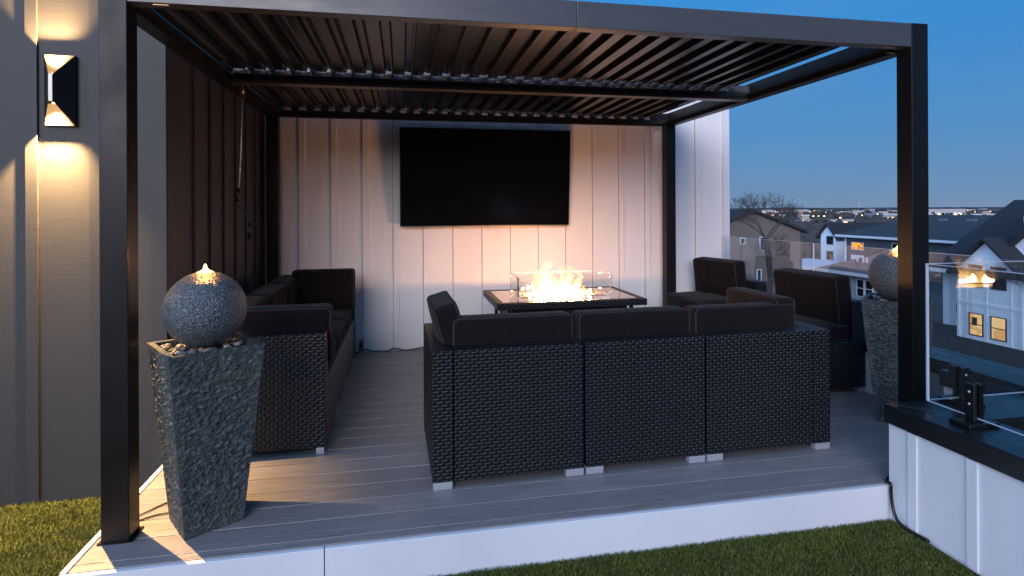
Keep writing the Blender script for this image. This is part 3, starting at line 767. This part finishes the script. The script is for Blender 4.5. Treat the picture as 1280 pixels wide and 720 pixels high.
pane(ra, 3.739, 3.751, -1.7, -.268, .428, 1.095); clamp(ra, 3.745, -.495, 'y'); clamp(ra, 3.745, -1.4, 'y')
rb = thing('glass_rail', 'short glass guard pane on the parapet return behind the right front post', 'glass railing', group='frameless glass rails')
pane(rb, 3.752, 4.86, -.262, -.250, .428, 1.095); clamp(rb, 3.95, -.256, 'x')
rc = thing('glass_rail', 'long glass guard rail behind the wicker seats, reflecting the flames', 'glass railing', group='frameless glass rails')
for (y0, y1) in ((.30, 1.655), (1.67, 3.06)):
    pane(rc, 4.660, 4.672, y0, y1, .428, 1.072, 'top' if y0 < 1 else True)
    clamp(rc, 4.666, y0+.85, 'y'); clamp(rc, 4.666, y1-.2, 'y')

re_ = thing('glass_rail', 'short glass pane added beside the right fountain, angled to mirror the flames', 'glass railing', (4.47, .01, 0), R(-1.5), 'frameless glass rails')  # extra pane added and turned so that the fire reflects in it
pane(re_, -.006, .006, -.235, .255, .40, 1.085, False)
box('channel', M_black, re_, -.02, .02, -.235, .255, .394, .425)

# ------------------------------------------------------------------ small things on the deck
def cable(name, pts, r, label):
    mb = MB(); mb.smooth = True
    P_ = [Vector(p) for p in pts]; out_ = []
    for i in range(len(P_)-1):
        p0, p1, p2, p3 = P_[max(i-1, 0)], P_[i], P_[i+1], P_[min(i+2, len(P_)-1)]
        for k in range(6):
            t = k/6; out_.append(.5*((2*p1)+(-p0+p2)*t+(2*p0-5*p1+4*p2-p3)*t*t+(-p0+3*p1-3*p2+p3)*t**3))
    out_.append(P_[-1]); mb.tube(out_, r, 8)
    return tag(mb.build(name, M_black), label, 'cable')
cable('power_cable', [(.30, .24, .01), (.16, .32, .006), (.06, .22, .006), (.02, .26, .006), (-.02, .30, .006)], .0035, 'thin black power cable on the boards behind the left fountain pillar')
cable('power_cable', [(.26, .22, .006), (.13, .20, .006), (.04, .13, .006), (.0, .135, .006), (-.02, .12, .006)], .0035, 'thin black power cable looping to the left front post')
cable('power_cable', [(3.66, -.13, .006), (3.594, -.175, .006), (3.575, -.219, .012), (3.574, -.222, -.03), (3.572, -.235, -.10), (3.568, -.27, -.145), (3.57, -.33, -.155), (3.58, -.42, -.155)], .008, 'black cable hanging down the corner between the deck and the parapet')
cable('power_cable', [(.72, 3.07, .006), (.80, 3.06, .006), (.87, 3.065, .028), (.95, 3.06, .006), (1.08, 3.06, .005), (1.12, 3.06, .022), (1.17, 3.06, .022), (1.22, 3.06, .005), (1.30, 3.06, .004), (1.42, 3.06, .02), (1.6, 3.05, .012), (1.9, 3.0, .005)], .006, 'black cable looping along the foot of the white wall')
ob = thing('outlet_box', 'small brown electrical outlet box low on the white wall', 'outlet', (.83, 3.05, .03))
box('box', Mat('outlet_brown', (.30, .10, .06), .4).m, ob, -.02, .02, 0, .045, 0, .085, bevel=.003)
box('socket', M_black, ob, -.012, .012, -.003, .0, .02, .06)

# ------------------------------------------------------------------ THE NEIGHBOURHOOD
def wallmat(name, col, lines=0, vertical=False):
    M = Mat(name, col, .8); a = M.noise(M.map(), .8, 5)
    c = M.mix(M.math('MULTIPLY', a, .6), col, tuple(x*.78 for x in col))
    if lines:
        s_ = M.n('ShaderNodeSeparateXYZ'); M.L.new(M.tc.outputs['Object'], s_.inputs[0])
        q = s_.outputs['Z'] if not vertical else M.math('ADD', s_.outputs['X'], s_.outputs['Y'])
        fr = M.math('FRACT', M.math('DIVIDE', q, lines))
        M.bump(fr, .9, .02)
        c = M.mix(M.ramp(fr, [(0, (.45,)*3), (.1, (0,)*3)]), c, tuple(x*.6 for x in col))
    M.color(c); return M.m
M_hw = wallmat('white_lap_siding', (.84, .88, .94), .18)
M_hp = wallmat('white_panel_siding', (.86, .90, .95), 0)
M_hb = wallmat('slate_blue_siding', (.075, .085, .10), .2)
M_br = wallmat('brown_brick', (.15, .125, .115), .15)
M_lb = wallmat('pale_blue_siding', (.34, .42, .47), .18)
M_ht = Mat('house_trim', (.6, .62, .66), .6).m
def roofmat(name, col):
    M = Mat(name, col, .9); v = M.n('ShaderNodeTexVoronoi'); M.L.new(M.map(scale=(4, 4, 4)), v.inputs[0]); v.inputs['Scale'].default_value = 1.2
    a = M.noise(M.map(), 1.5, 6, .7)
    M.color(M.mix(M.math('MULTIPLY', M.math('ADD', v.outputs['Color'], a), .4), col, tuple(x*1.9 for x in col))); M.bump(a, .6, .05); return M.m
M_rf = roofmat('charcoal_shingles', (.010, .012, .016)); M_rg = roofmat('grey_shingles', (.020, .027, .032)); M_rb = roofmat('brown_shingles', (.085, .07, .068))
M_win = Mat('dark_window', (.012, .016, .02), .08, 0, .8).m
M_winf = Mat('dark_window_frame', (.02, .02, .022), .5).m

def window_x(t, X_, y0, y1, z0, z1, lit=None, frame=None, mull=1, d=-1):
    """window on a facade at x = X_, facing -X"""
    frame = frame or M_winf; w_ = .06
    mb = MB(); xa, xb = X_-.07, X_-.01
    mb.box(xa, xb, y0, y1, z0, z0+w_); mb.box(xa, xb, y0, y1, z1-w_, z1); mb.box(xa, xb, y0, y0+w_, z0+w_, z1-w_); mb.box(xa, xb, y1-w_, y1, z0+w_, z1-w_)
    if mull: mb.box(xa+.01, xb, y0+w_, y1-w_, (z0+z1)/2-.03, (z0+z1)/2+.03)
    f = mb.build('window', frame, t)
    mb = MB(); mb.box(X_-.03, X_-.012, y0+w_, y1-w_, z0+w_, z1-w_); mb.build('pane', lit or M_win, f)
    return f
def window_y(t, Y_, x0, x1, z0, z1, lit=None, frame=None):
    frame = frame or M_ht; w_ = .06; mb = MB(); ya, yb = Y_-.07, Y_-.01
    mb.box(x0, x1, ya, yb, z0, z0+w_); mb.box(x0, x1, ya, yb, z1-w_, z1); mb.box(x0, x0+w_, ya, yb, z0+w_, z1-w_); mb.box(x1-w_, x1, ya, yb, z0+w_, z1-w_)
    f = mb.build('window', frame, t); mb = MB(); mb.box(x0+w_, x1-w_, Y_-.03, Y_-.012, z0+w_, z1-w_); mb.build('pane', lit or M_win, f); return f
def litmat(name, st, c1=(1, .62, .28), c2=(.55, .28, .1), sc_=2.5):
    m_ = bpy.data.materials.new(name); m_.use_nodes = True
    Q = Mat.__new__(Mat); Q.m = m_; Q.nt = m_.node_tree; Q.N = m_.node_tree.nodes; Q.L = m_.node_tree.links; Q.N.clear(); Q.tc = Q.N.new('ShaderNodeTexCoord')
    v = Q.N.new('ShaderNodeTexVoronoi'); Q.L.new(Q.tc.outputs['Object'], v.inputs[0]); v.inputs['Scale'].default_value = sc_; v.distance = 'CHEBYCHEV'
    e = Q.N.new('ShaderNodeEmission'); Q.L.new(Q.mix(Q.ramp(v.outputs['Color'], [(.3, (0,)*3), (.6, (1,)*3)]), c1, c2), e.inputs[0]); e.inputs[1].default_value = st
    o_ = Q.N.new('ShaderNodeOutputMaterial'); Q.L.new(e.outputs[0], o_.inputs[0]); return m_
M_lit = litmat('lit_room', .95, (1, .66, .33), (.75, .43, .18), 1.3)
M_lit2 = litmat('lit_orange_room', 1.3, (1, .42, .06), (.35, .08, .01), 4.0)

def slab(mb, pts, th=.18):
    """roof plane: quad or triangle with a thickness"""
    P_ = [Vector(p) for p in pts]; n_ = len(P_); q = [p-Vector((0, 0, th)) for p in P_]
    mb.add(P_+q, [tuple(range(n_)), tuple(range(2*n_-1, n_-1, -1))]+[(i, (i+1) % n_, (i+1) % n_+n_, i+n_) for i in range(n_)])

# -- white house on the right (long side faces -X)
wh = thing('white_house', 'white house with charcoal gabled roofs and two lit lower windows, at the right', 'house')
mb = MB(); mb.box(40.9, 55, 31.25, 33.2, GZ, -2.95); mb.box(40.9, 55, 14, 31.25, GZ, -2.95); mb.build('side_wall', M_hw, wh)
mb = MB()
mb.prism([(26.9, GZ), (31.25, GZ), (31.25, -2.85), (29.1, -.85), (26.9, -2.85)], 'x', 40.0, 40.9-.002)
for y_ in (27.6, 29.2, 30.6): mb.box(39.965, 40.0, y_-.03, y_+.03, -7.7, -2.9)
mb.box(39.95, 40.0, 26.9, 31.25, -5.35, -5.15); mb.box(39.94, 40.0, 31.1, 31.27, -7.7, -2.86); mb.box(39.94, 40.0, 26.88, 27.05, -7.7, -2.86)
mb.build('bay', M_hp, wh)
mb = MB(); mb.prism([(20.8, GZ), (29.4, GZ), (29.4, -2.0), (25.1, 1.95), (20.8, -2.0)], 'x', 41.4, 44); mb.build('gable_wall', M_hw, wh)
mb = MB()
slab(mb, [(39.6, 33.6, -3.05), (39.6, 14, -3.05), (48, 14, 1.95), (48, 33.6, 1.95)], .22)
slab(mb, [(56.4, 14, -3.05), (56.4, 33.6, -3.05), (48, 33.6, 1.952), (48, 14, 1.952)], .22)
slab(mb, [(39.45, 31.65, -3.12), (39.45, 29.1, -.62), (44, 29.1, -.62), (44, 31.65, -3.12)], .2)
slab(mb, [(39.45, 26.5, -3.12), (44, 26.5, -3.12), (44, 29.1, -.622), (39.45, 29.1, -.622)], .2)
slab(mb, [(40.9, 29.9, -2.35), (40.9, 25.1, 2.15), (50, 25.1, 2.15), (50, 29.9, -2.35)], .2)
slab(mb, [(40.9, 20.3, -2.35), (50, 20.3, -2.35), (50, 25.1, 2.148), (40.9, 25.1, 2.148)], .2)
mb.build('roof', M_rf, wh)
mb = MB(); mb.box(39.5, 39.62, 31.7, 33.65, -3.3, -3.02); mb.build('gutter', M_ht, wh)
mb = MB(); slab(mb, [(38.0, 34.4, -9.15), (38.0, 20, -9.15), (40.0, 20, -7.75), (40.0, 31.25, -7.75)], .1); slab(mb, [(38.0, 34.4, -9.15), (40.0, 31.25, -7.75), (40.9, 31.25, -7.2), (40.9, 34.4, -7.35)], .1)
mb.build('porch_roof', M_rf, wh)
box('porch_fascia', M_ht, wh, 37.88, 38.0, 20, 34.4, -9.75, -9.15)
for y_ in (21, 25, 29, 33.8): box('porch_post', M_ht, wh, 38.1, 38.35, y_, y_+.25, GZ, -9.76)
for (y0, y1) in ((29.42, 30.42), (27.9, 28.92)):
    window_x(wh, 40, y0, y1, -4.1, -2.58); window_x(wh, 40, y0, y1, -7.45, -5.9, lit=M_lit)
window_x(wh, 40.9, 31.5, 32.1, -6.3, -5.55, lit=M_lit, mull=0)
box('wall_picture', Mat('picture', (.05, .03, .02), .8).m, wh, 39.955, 39.966, 29.85, 30.2, -6.75, -6.2)
box('roof_vent', M_ht, wh, 45.2, 45.4, 30.6, 30.8, .2, .75)
# -- slate-blue house with a long hip roof
sb = thing('slate_blue_house', 'long slate blue house with a grey hip roof and one orange lit window', 'house')
mb = MB(); mb.box(50.6, 62, 30, 53.9, GZ, -1.7); mb.box(50.55, 50.62, 30, 43.5, -3.9, -2.05); mb.build('wall', M_hb, sb)
mb = MB(); z0, z1 = -1.6, .62
slab(mb, [(50, 54.6, z0), (50, 29.4, z0), (56.5, 35, z1), (56.5, 49.6, z1)]); slab(mb, [(50, 54.6, z0), (56.5, 49.6, z1), (63, 54.6, z0)]); slab(mb, [(63, 54.6, z0), (56.5, 49.6, z1), (56.5, 35, z1), (63, 29.4, z0)]); slab(mb, [(50, 29.4, z0), (63, 29.4, z0), (56.5, 35, z1)])
mb.build('roof', M_rg, sb)
box('fascia', M_ht, sb, 49.85, 49.99, 29.4, 54.6, -1.86, -1.62)
box('downpipe', M_ht, sb, 50.42, 50.54, 53.6, 53.75, -7, -1.9)
window_x(sb, 50.6, 51.2, 52.9, -3.25, -2.4, lit=M_lit2, frame=M_ht, mull=0)
window_x(sb, 50.54, 45.3, 47.5, -3.3, -2.2, frame=M_ht, mull=0)
box('air_conditioner', M_ht, sb, 50.2, 50.59, 51.2, 52.6, -4.3, -3.8)
for y_ in (48.5, 45.5, 42.5, 39.5, 36.8): box('roof_vent', Mat('vent', (.12, .13, .15), .6).m, sb, 54.8, 55.2, y_, y_+.8, .02, .28)
# -- small white gabled house
tw = thing('narrow_white_house', 'narrow white gabled house between the brown house and the slate blue house', 'house')
mb = MB(); mb.prism([(60.4, GZ), (63.1, GZ), (63.1, -2.1), (61.75, -.75), (60.4, -2.1)], 'x', 55, 66); mb.build('wall', M_hp, tw)
mb = MB(); slab(mb, [(54.6, 63.6, -2.45), (54.6, 61.75, -.5), (68, 61.75, -.5), (68, 63.6, -2.45)]); slab(mb, [(54.6, 59.9, -2.45), (68, 59.9, -2.45), (68, 61.75, -.502), (54.6, 61.75, -.502)])
mb.build('roof', M_rf, tw)
window_x(tw, 55, 60.9, 62.0, -3.3, -2.2); window_x(tw, 55, 60.9, 62.0, -5.2, -4.1)
# -- pale blue low house in front
lb = thing('pale_blue_house', 'pale blue house with a low brown hip roof and a double window', 'house')
mb = MB(); mb.box(40.6, 48, 37, 44.6, GZ, -4.35); mb.build('wall', M_lb, lb)
mb = MB(); z0, z1 = -4.25, -2.75
slab(mb, [(40, 45.2, z0), (40, 36.3, z0), (44.2, 39.5, z1), (44.2, 42.2, z1)]); slab(mb, [(40, 45.2, z0), (44.2, 42.2, z1), (48.6, 45.2, z0)]); slab(mb, [(48.6, 45.2, z0), (44.2, 42.2, z1), (44.2, 39.5, z1), (48.6, 36.3, z0)]); slab(mb, [(40, 36.3, z0), (48.6, 36.3, z0), (44.2, 39.5, z1)])
mb.build('roof', M_rb, lb)
box('fascia', M_ht, lb, 39.86, 39.99, 36.3, 45.2, -4.55, -4.28)
window_x(lb, 40.6, 40.25, 41.1, -6.4, -4.85, frame=M_ht); window_x(lb, 40.6, 39.3, 40.17, -6.4, -4.85, frame=M_ht); window_x(lb, 40.6, 43.0, 44.2, -5.05, -4.7, frame=M_ht, mull=0)
for y_ in (42.6, 41.9, 41.5): box('roof_pipe', M_ht, lb, 42.0, 42.12, y_, y_+.12, -3.6, -3.05)
# -- brown gabled house at the left of the view
bh = thing('brown_house', 'large brown brick house with a broad dark gable, behind the bare tree', 'house')
mb = MB(); mb.prism([(23.3, GZ), (31.95, GZ), (31.95, -.45), (27.65, 1.1), (23.3, -.45)], 'y', 37, 52); mb.build('wall', M_br, bh)
mb = MB(); slab(mb, [(32.3, 36.6, -.38), (32.3, 52.4, -.38), (27.65, 52.4, 1.3), (27.65, 36.6, 1.3)]); slab(mb, [(22.9, 36.6, -.38), (27.65, 36.6, 1.298), (27.65, 52.4, 1.298), (22.9, 52.4, -.38)])
mb.build('roof', M_rf, bh)
for (x0, x1, z0, z1) in ((26.6, 27.05, -1.35, -.85), (28.25, 28.8, -1.9, -.8), (28.0, 28.4, -4.3, -3.3), (30.9, 31.3, -4.1, -3.4), (26.4, 26.8, -5.5, -4.6)): window_y(bh, 37, x0, x1, z0, z1)
box('downpipe', M_hb, bh, 31.8, 31.9, 36.9, 36.99, GZ, -.5)
# -- carport and a parked car beyond
gb = thing('white_garage', 'low garage with a flat white roof between the brown and pale blue houses', 'garage')
p = at(1013, 66, GZ); box('wall', M_br, gb, p.x-4, p.x+4, p.y-3, p.y+5, GZ, -5.3); box('roof', M_ht, gb, p.x-4.4, p.x+4.4, p.y-3.4, p.y+5.4, -5.3, -4.95)
box('door', M_hp, gb, p.x-3, p.x+2, p.y-3.06, p.y-3.0, GZ, -8)

# -- unseen house shape added behind the viewer to block low sky glow in reflections
ah = thing('rear_glow_blocker', 'added unseen house shape behind the terrace, blocking the low sky glow', 'house', (0, -24, 0))
box('wall', M_hb, ah, -22, 24, -8, 0, GZ, 1.6)
mb = MB(); mb.prism([(-9, 1.5), (1, 1.5), (-4, 4.6)], 'x', -23, 25); mb.build('roof', M_rf, ah)
# bare trees
def bare_tree(label, base, h, spread, seed, n0=7, col=(.045, .036, .032), name='bare_tree', tf=.38, bl=.24):
    rn_ = random.Random(seed); t = thing(name, label, 'tree', base)
    tr = MB(); br = MB()
    def limb(mb, p, d_, ln, r0, depth):
        k = 4; pts = [p]; rs = [r0]; q = p.copy(); dd = d_.copy()
        for i in range(k):
            dd = (dd+Vector((rn_.gauss(0, .14), rn_.gauss(0, .14), rn_.gauss(.03, .08)))).normalized(); q = q+dd*ln/k
            pts.append(q.copy()); rs.append(max(r0*(1-.62*(i+1)/k), .006))
        mb.tube(pts, rs, 5 if depth > 2 else 3, cap=False)
        if depth == 0: return
        nb = 4 if depth > 1 else 4
        for j in range(nb):
            i = rn_.choice((2, 3, 4)) if j else 4
            a = Vector((rn_.gauss(0, 1), rn_.gauss(0, 1), rn_.gauss(.25, .5))).normalized()
            nd = (dd*1.0+a*spread).normalized()
            limb(br, pts[i].copy(), nd, ln*rn_.uniform(.55, .78), rs[i]*.72, depth-1)
    H = h*tf; pts = [Vector((rn_.gauss(0, .08)*i, rn_.gauss(0, .08)*i, H*i/5)) for i in range(6)]
    tr.tube(pts, [h*.017*(1-.09*i) for i in range(6)], 9, cap=False); tr.smooth = True
    for j in range(n0):
        i = rn_.choice((3, 4, 5, 5)); a = 2*PI*j/n0+rn_.uniform(-.4, .4)
        limb(br, pts[i].copy(), Vector((math.cos(a)*spread, math.sin(a)*spread, 1)).normalized(), h*bl, h*.0085*bl/.24, 4)
    bk = Mat('bark', col, .9).m
    tr.build('trunk', bk, t); br.build('branches', bk, t); return t
bare_tree('tall bare tree in front of the brown gabled house', at(953, 35, GZ), 16.2, .85, 5, 8, tf=.74, bl=.082)
bare_tree('bare tree beside the white house at the right edge of the view', at(1385, 27, GZ), 13.5, .6, 9, 6)
bare_tree('bare tree behind the narrow white house roof', at(1072, 78, GZ), 11.4, .8, 12, 8, tf=.5, bl=.15)
bare_tree('small bare tree far behind the brown house eave', at(1003, 105, GZ), 11.0, .8, 14, 8, tf=.5, bl=.15)

# distant town
rn = random.Random(21)
wd_ = MB(); 
for i in range(900):
    t_ = 95*(32**(rn.random()**.75)); px = rn.uniform(820, 1420); c0 = at(px, t_, GZ)
    hh_ = rn.uniform(5, 9.5)*(1 if t_ < 1500 else 1.2); ww_ = hh_*rn.uniform(.5, .9)
    if abs(px-1040) < 50 and 380 < t_ < 560: continue
    vs_ = []; fs_ = []
    for j in range(5):
        for k in range(7):
            a_ = 2*PI*k/7; z_ = j/4; rr_ = ww_*math.sin(PI*(.12+.83*z_))*(rn.uniform(.6, 1.15))
            vs_.append((c0.x+rr_*math.cos(a_), c0.y+rr_*math.sin(a_), GZ+hh_*z_*rn.uniform(.9, 1.05)))
    for j in range(4):
        for k in range(7): fs_.append((j*7+k, j*7+(k+1) % 7, (j+1)*7+(k+1) % 7, (j+1)*7+k))
    wd_.add(vs_, fs_)
M = Mat('winter_woods', (.05, .045, .04), .95); a = M.noise(M.map(), .5, 5, .7)
M.color(M.ramp(a, [(.3, (.02, .022, .022)), (.55, (.05, .043, .04)), (.75, (.09, .075, .062))]))
tag(wd_.build('woodland', M.m), 'dark winter trees and scrub covering the ground out to the town', 'woodland', kind='stuff')
hl = MB(); prev = []
for i in range(90):
    px = 700+i*9; b0 = at(px, 4200, GZ-2); b1_ = at(px, 5200, GZ-2); zt = 6+5*noise.noise(Vector((i*.11, 0, 0)))+2.5*noise.noise(Vector((i*.7, 3, 0)))
    b2_ = at(px, 4700, zt); prev.append((b0, b2_, b1_))
for i in range(89):
    a, b = prev[i], prev[i+1]
    hl.add([a[0], b[0], b[1], a[1]], [(0, 1, 2, 3)]); hl.add([a[1], b[1], b[2], a[2]], [(0, 1, 2, 3)])
struct(hl.build('hills', Mat('hill_woods', (.035, .036, .042), .95).m))

M_far = [wallmat('far_wall_%s' % n, c) for n, c in (('cream', (.34, .29, .26)), ('brick', (.28, .14, .11)), ('white', (.36, .34, .36)), ('grey', (.25, .25, .27)))]
M_warm = emis('warm_light', (1, .62, .32), 5); M_hot = emis('warm_window_light', (1, .66, .38), 1.4)
names = ['cream', 'red brick', 'white', 'grey']
def far_building(px, t_, wpx, h, mi, label, group=None, wins=True, flat=True):
    c0 = at(px, t_, GZ); w_ = wpx*t_/FPX; d_ = w_*.6
    t = thing('distant_building', label, 'building', c0, -YAW, group)
    box('wall', M_far[mi], t, -w_/2, w_/2, 0, d_, 0, h)
    if flat: box('roof', M_ht if mi != 2 else M_rg, t, -w_/2-.3, w_/2+.3, -.3, d_+.3, h, h+.5)
    else:
        mb = MB(); mb.prism([(-.6, h), (d_+.6, h), (d_/2, h+d_*.28)], 'x', -w_/2-.5, w_/2+.5); mb.build('roof', M_rf, t)
    if wins:
        for k in range(max(2, int(wpx/5))):
            x_ = -w_/2+w_*(k+.5)/max(2, int(wpx/5)); lit = rn.random() < .5
            mb = MB(); mb.box(x_-w_*.035, x_+w_*.035, -.15, -.01, h*.35, h*.65); mb.build('window', M_hot if lit else M_win, t)
    return t
far_building(1044, 450, 72, 5.2, 2, 'long low white warehouse with lights along its front, below the skyline')
far_building(1184, 640, 46, 12.6, 2, 'pale white apartment block on the skyline right of the front post')
far_building(1232, 520, 36, 7.6, 3, 'long grey flat-roofed building on the skyline above the white house')
far_building(1135, 560, 62, 7.6, 3, 'long grey flat-roofed building behind the slate blue hip roof')
far_building(1007, 420, 9, 8.6, 0, 'cream block left of the long warehouse')
for i in range(46):
    t_ = rn.uniform(620, 1900); px = rn.uniform(905, 1270); mi = rn.choice((0, 0, 1, 1, 2, 2, 3))
    wp_, h_, wi_, fl_ = rn.uniform(5, 15), rn.uniform(6, 11.5), rn.random() < .5, rn.random() < .6
    ds_ = '%s %s %s distant building%s, %s' % ('wide' if wp_ > 10 else 'narrow', 'flat-roofed' if fl_ else 'gabled', names[mi], ' with lit windows' if wi_ else '', 'far above the brown house' if px < 1005 else ('left of the right post' if px < 1121 else 'right of the right post'))
    far_building(px, t_, wp_, h_, mi, ds_, ds_, wins=wi_, flat=fl_)
lamp_p = MB(); lamp_p.cyl((0, 0, 0), (0, 0, 8.6), .14, .09, 6); lamp_p.box(-.08, .08, -1.2, 0, 8.5, 8.62)
lp_me = lamp_p.build('pole', M_metal); lp_me = lp_me.data; bpy.data.objects.remove(bpy.data.objects['pole'])
hd = MB(); hd.smooth = True
for (rr0, rr1, za, zb) in ((.25, .5, 8.7, 8.5), (.5, .5, 8.5, 8.3), (.5, .2, 8.3, 8.1)): hd.cyl((0, -1.2, za), (0, -1.2, zb), rr0, rr1, 8)
hd_o = hd.build('head', M_warm); hd_me = hd_o.data; bpy.data.objects.remove(hd_o)
spots = [(1015.5, 400, -3.6), (1022, 400, -3.9), (1029, 400, -4.0)]
for i in range(44): spots.append((rn.uniform(915, 1275), rn.uniform(330, 1800), None))
for i, (px, t_, zz) in enumerate(spots):
    ls_ = ('nearer' if t_ < 800 else 'farther')+' tiny warm street lamp of the town, '+('above the brown house gable' if px < 1005 else ('above the pale blue house' if px < 1060 else ('above the slate blue roof' if px < 1160 else 'above the white house')))
    t = thing('street_lamp', ls_, 'street lamp', at(px, t_, GZ), -YAW, ls_)
    if i < 3: t['label'] = 'bright lamp in the yard before the long white warehouse'; t['group'] = 'lamps before the warehouse'
    s_ = 1.0 if t_ > 600 else .75
    a = bpy.data.objects.new('pole', lp_me); COL.objects.link(a); a.parent = t; b = bpy.data.objects.new('lamp_head', hd_me); COL.objects.link(b); b.parent = t
    if t_ > 900: b.scale = (1.5, 1.5, 1.0)
# thin radio mast with red lights
ms = thing('radio_mast', 'thin radio mast with red lights above the distant town', 'mast', at(1074, 2400, GZ))
mb = MB(); mb.cyl((0, 0, 0), (0, 0, 34), .7, .5, 5); mb.build('mast', M_clip, ms)
mb = MB(); mb.cyl((0, 0, 34), (0, 0, 36), 1.2, 1.2, 6); mb.build('red_light', emis('red_light', (1, .1, .06), 2.5), ms)
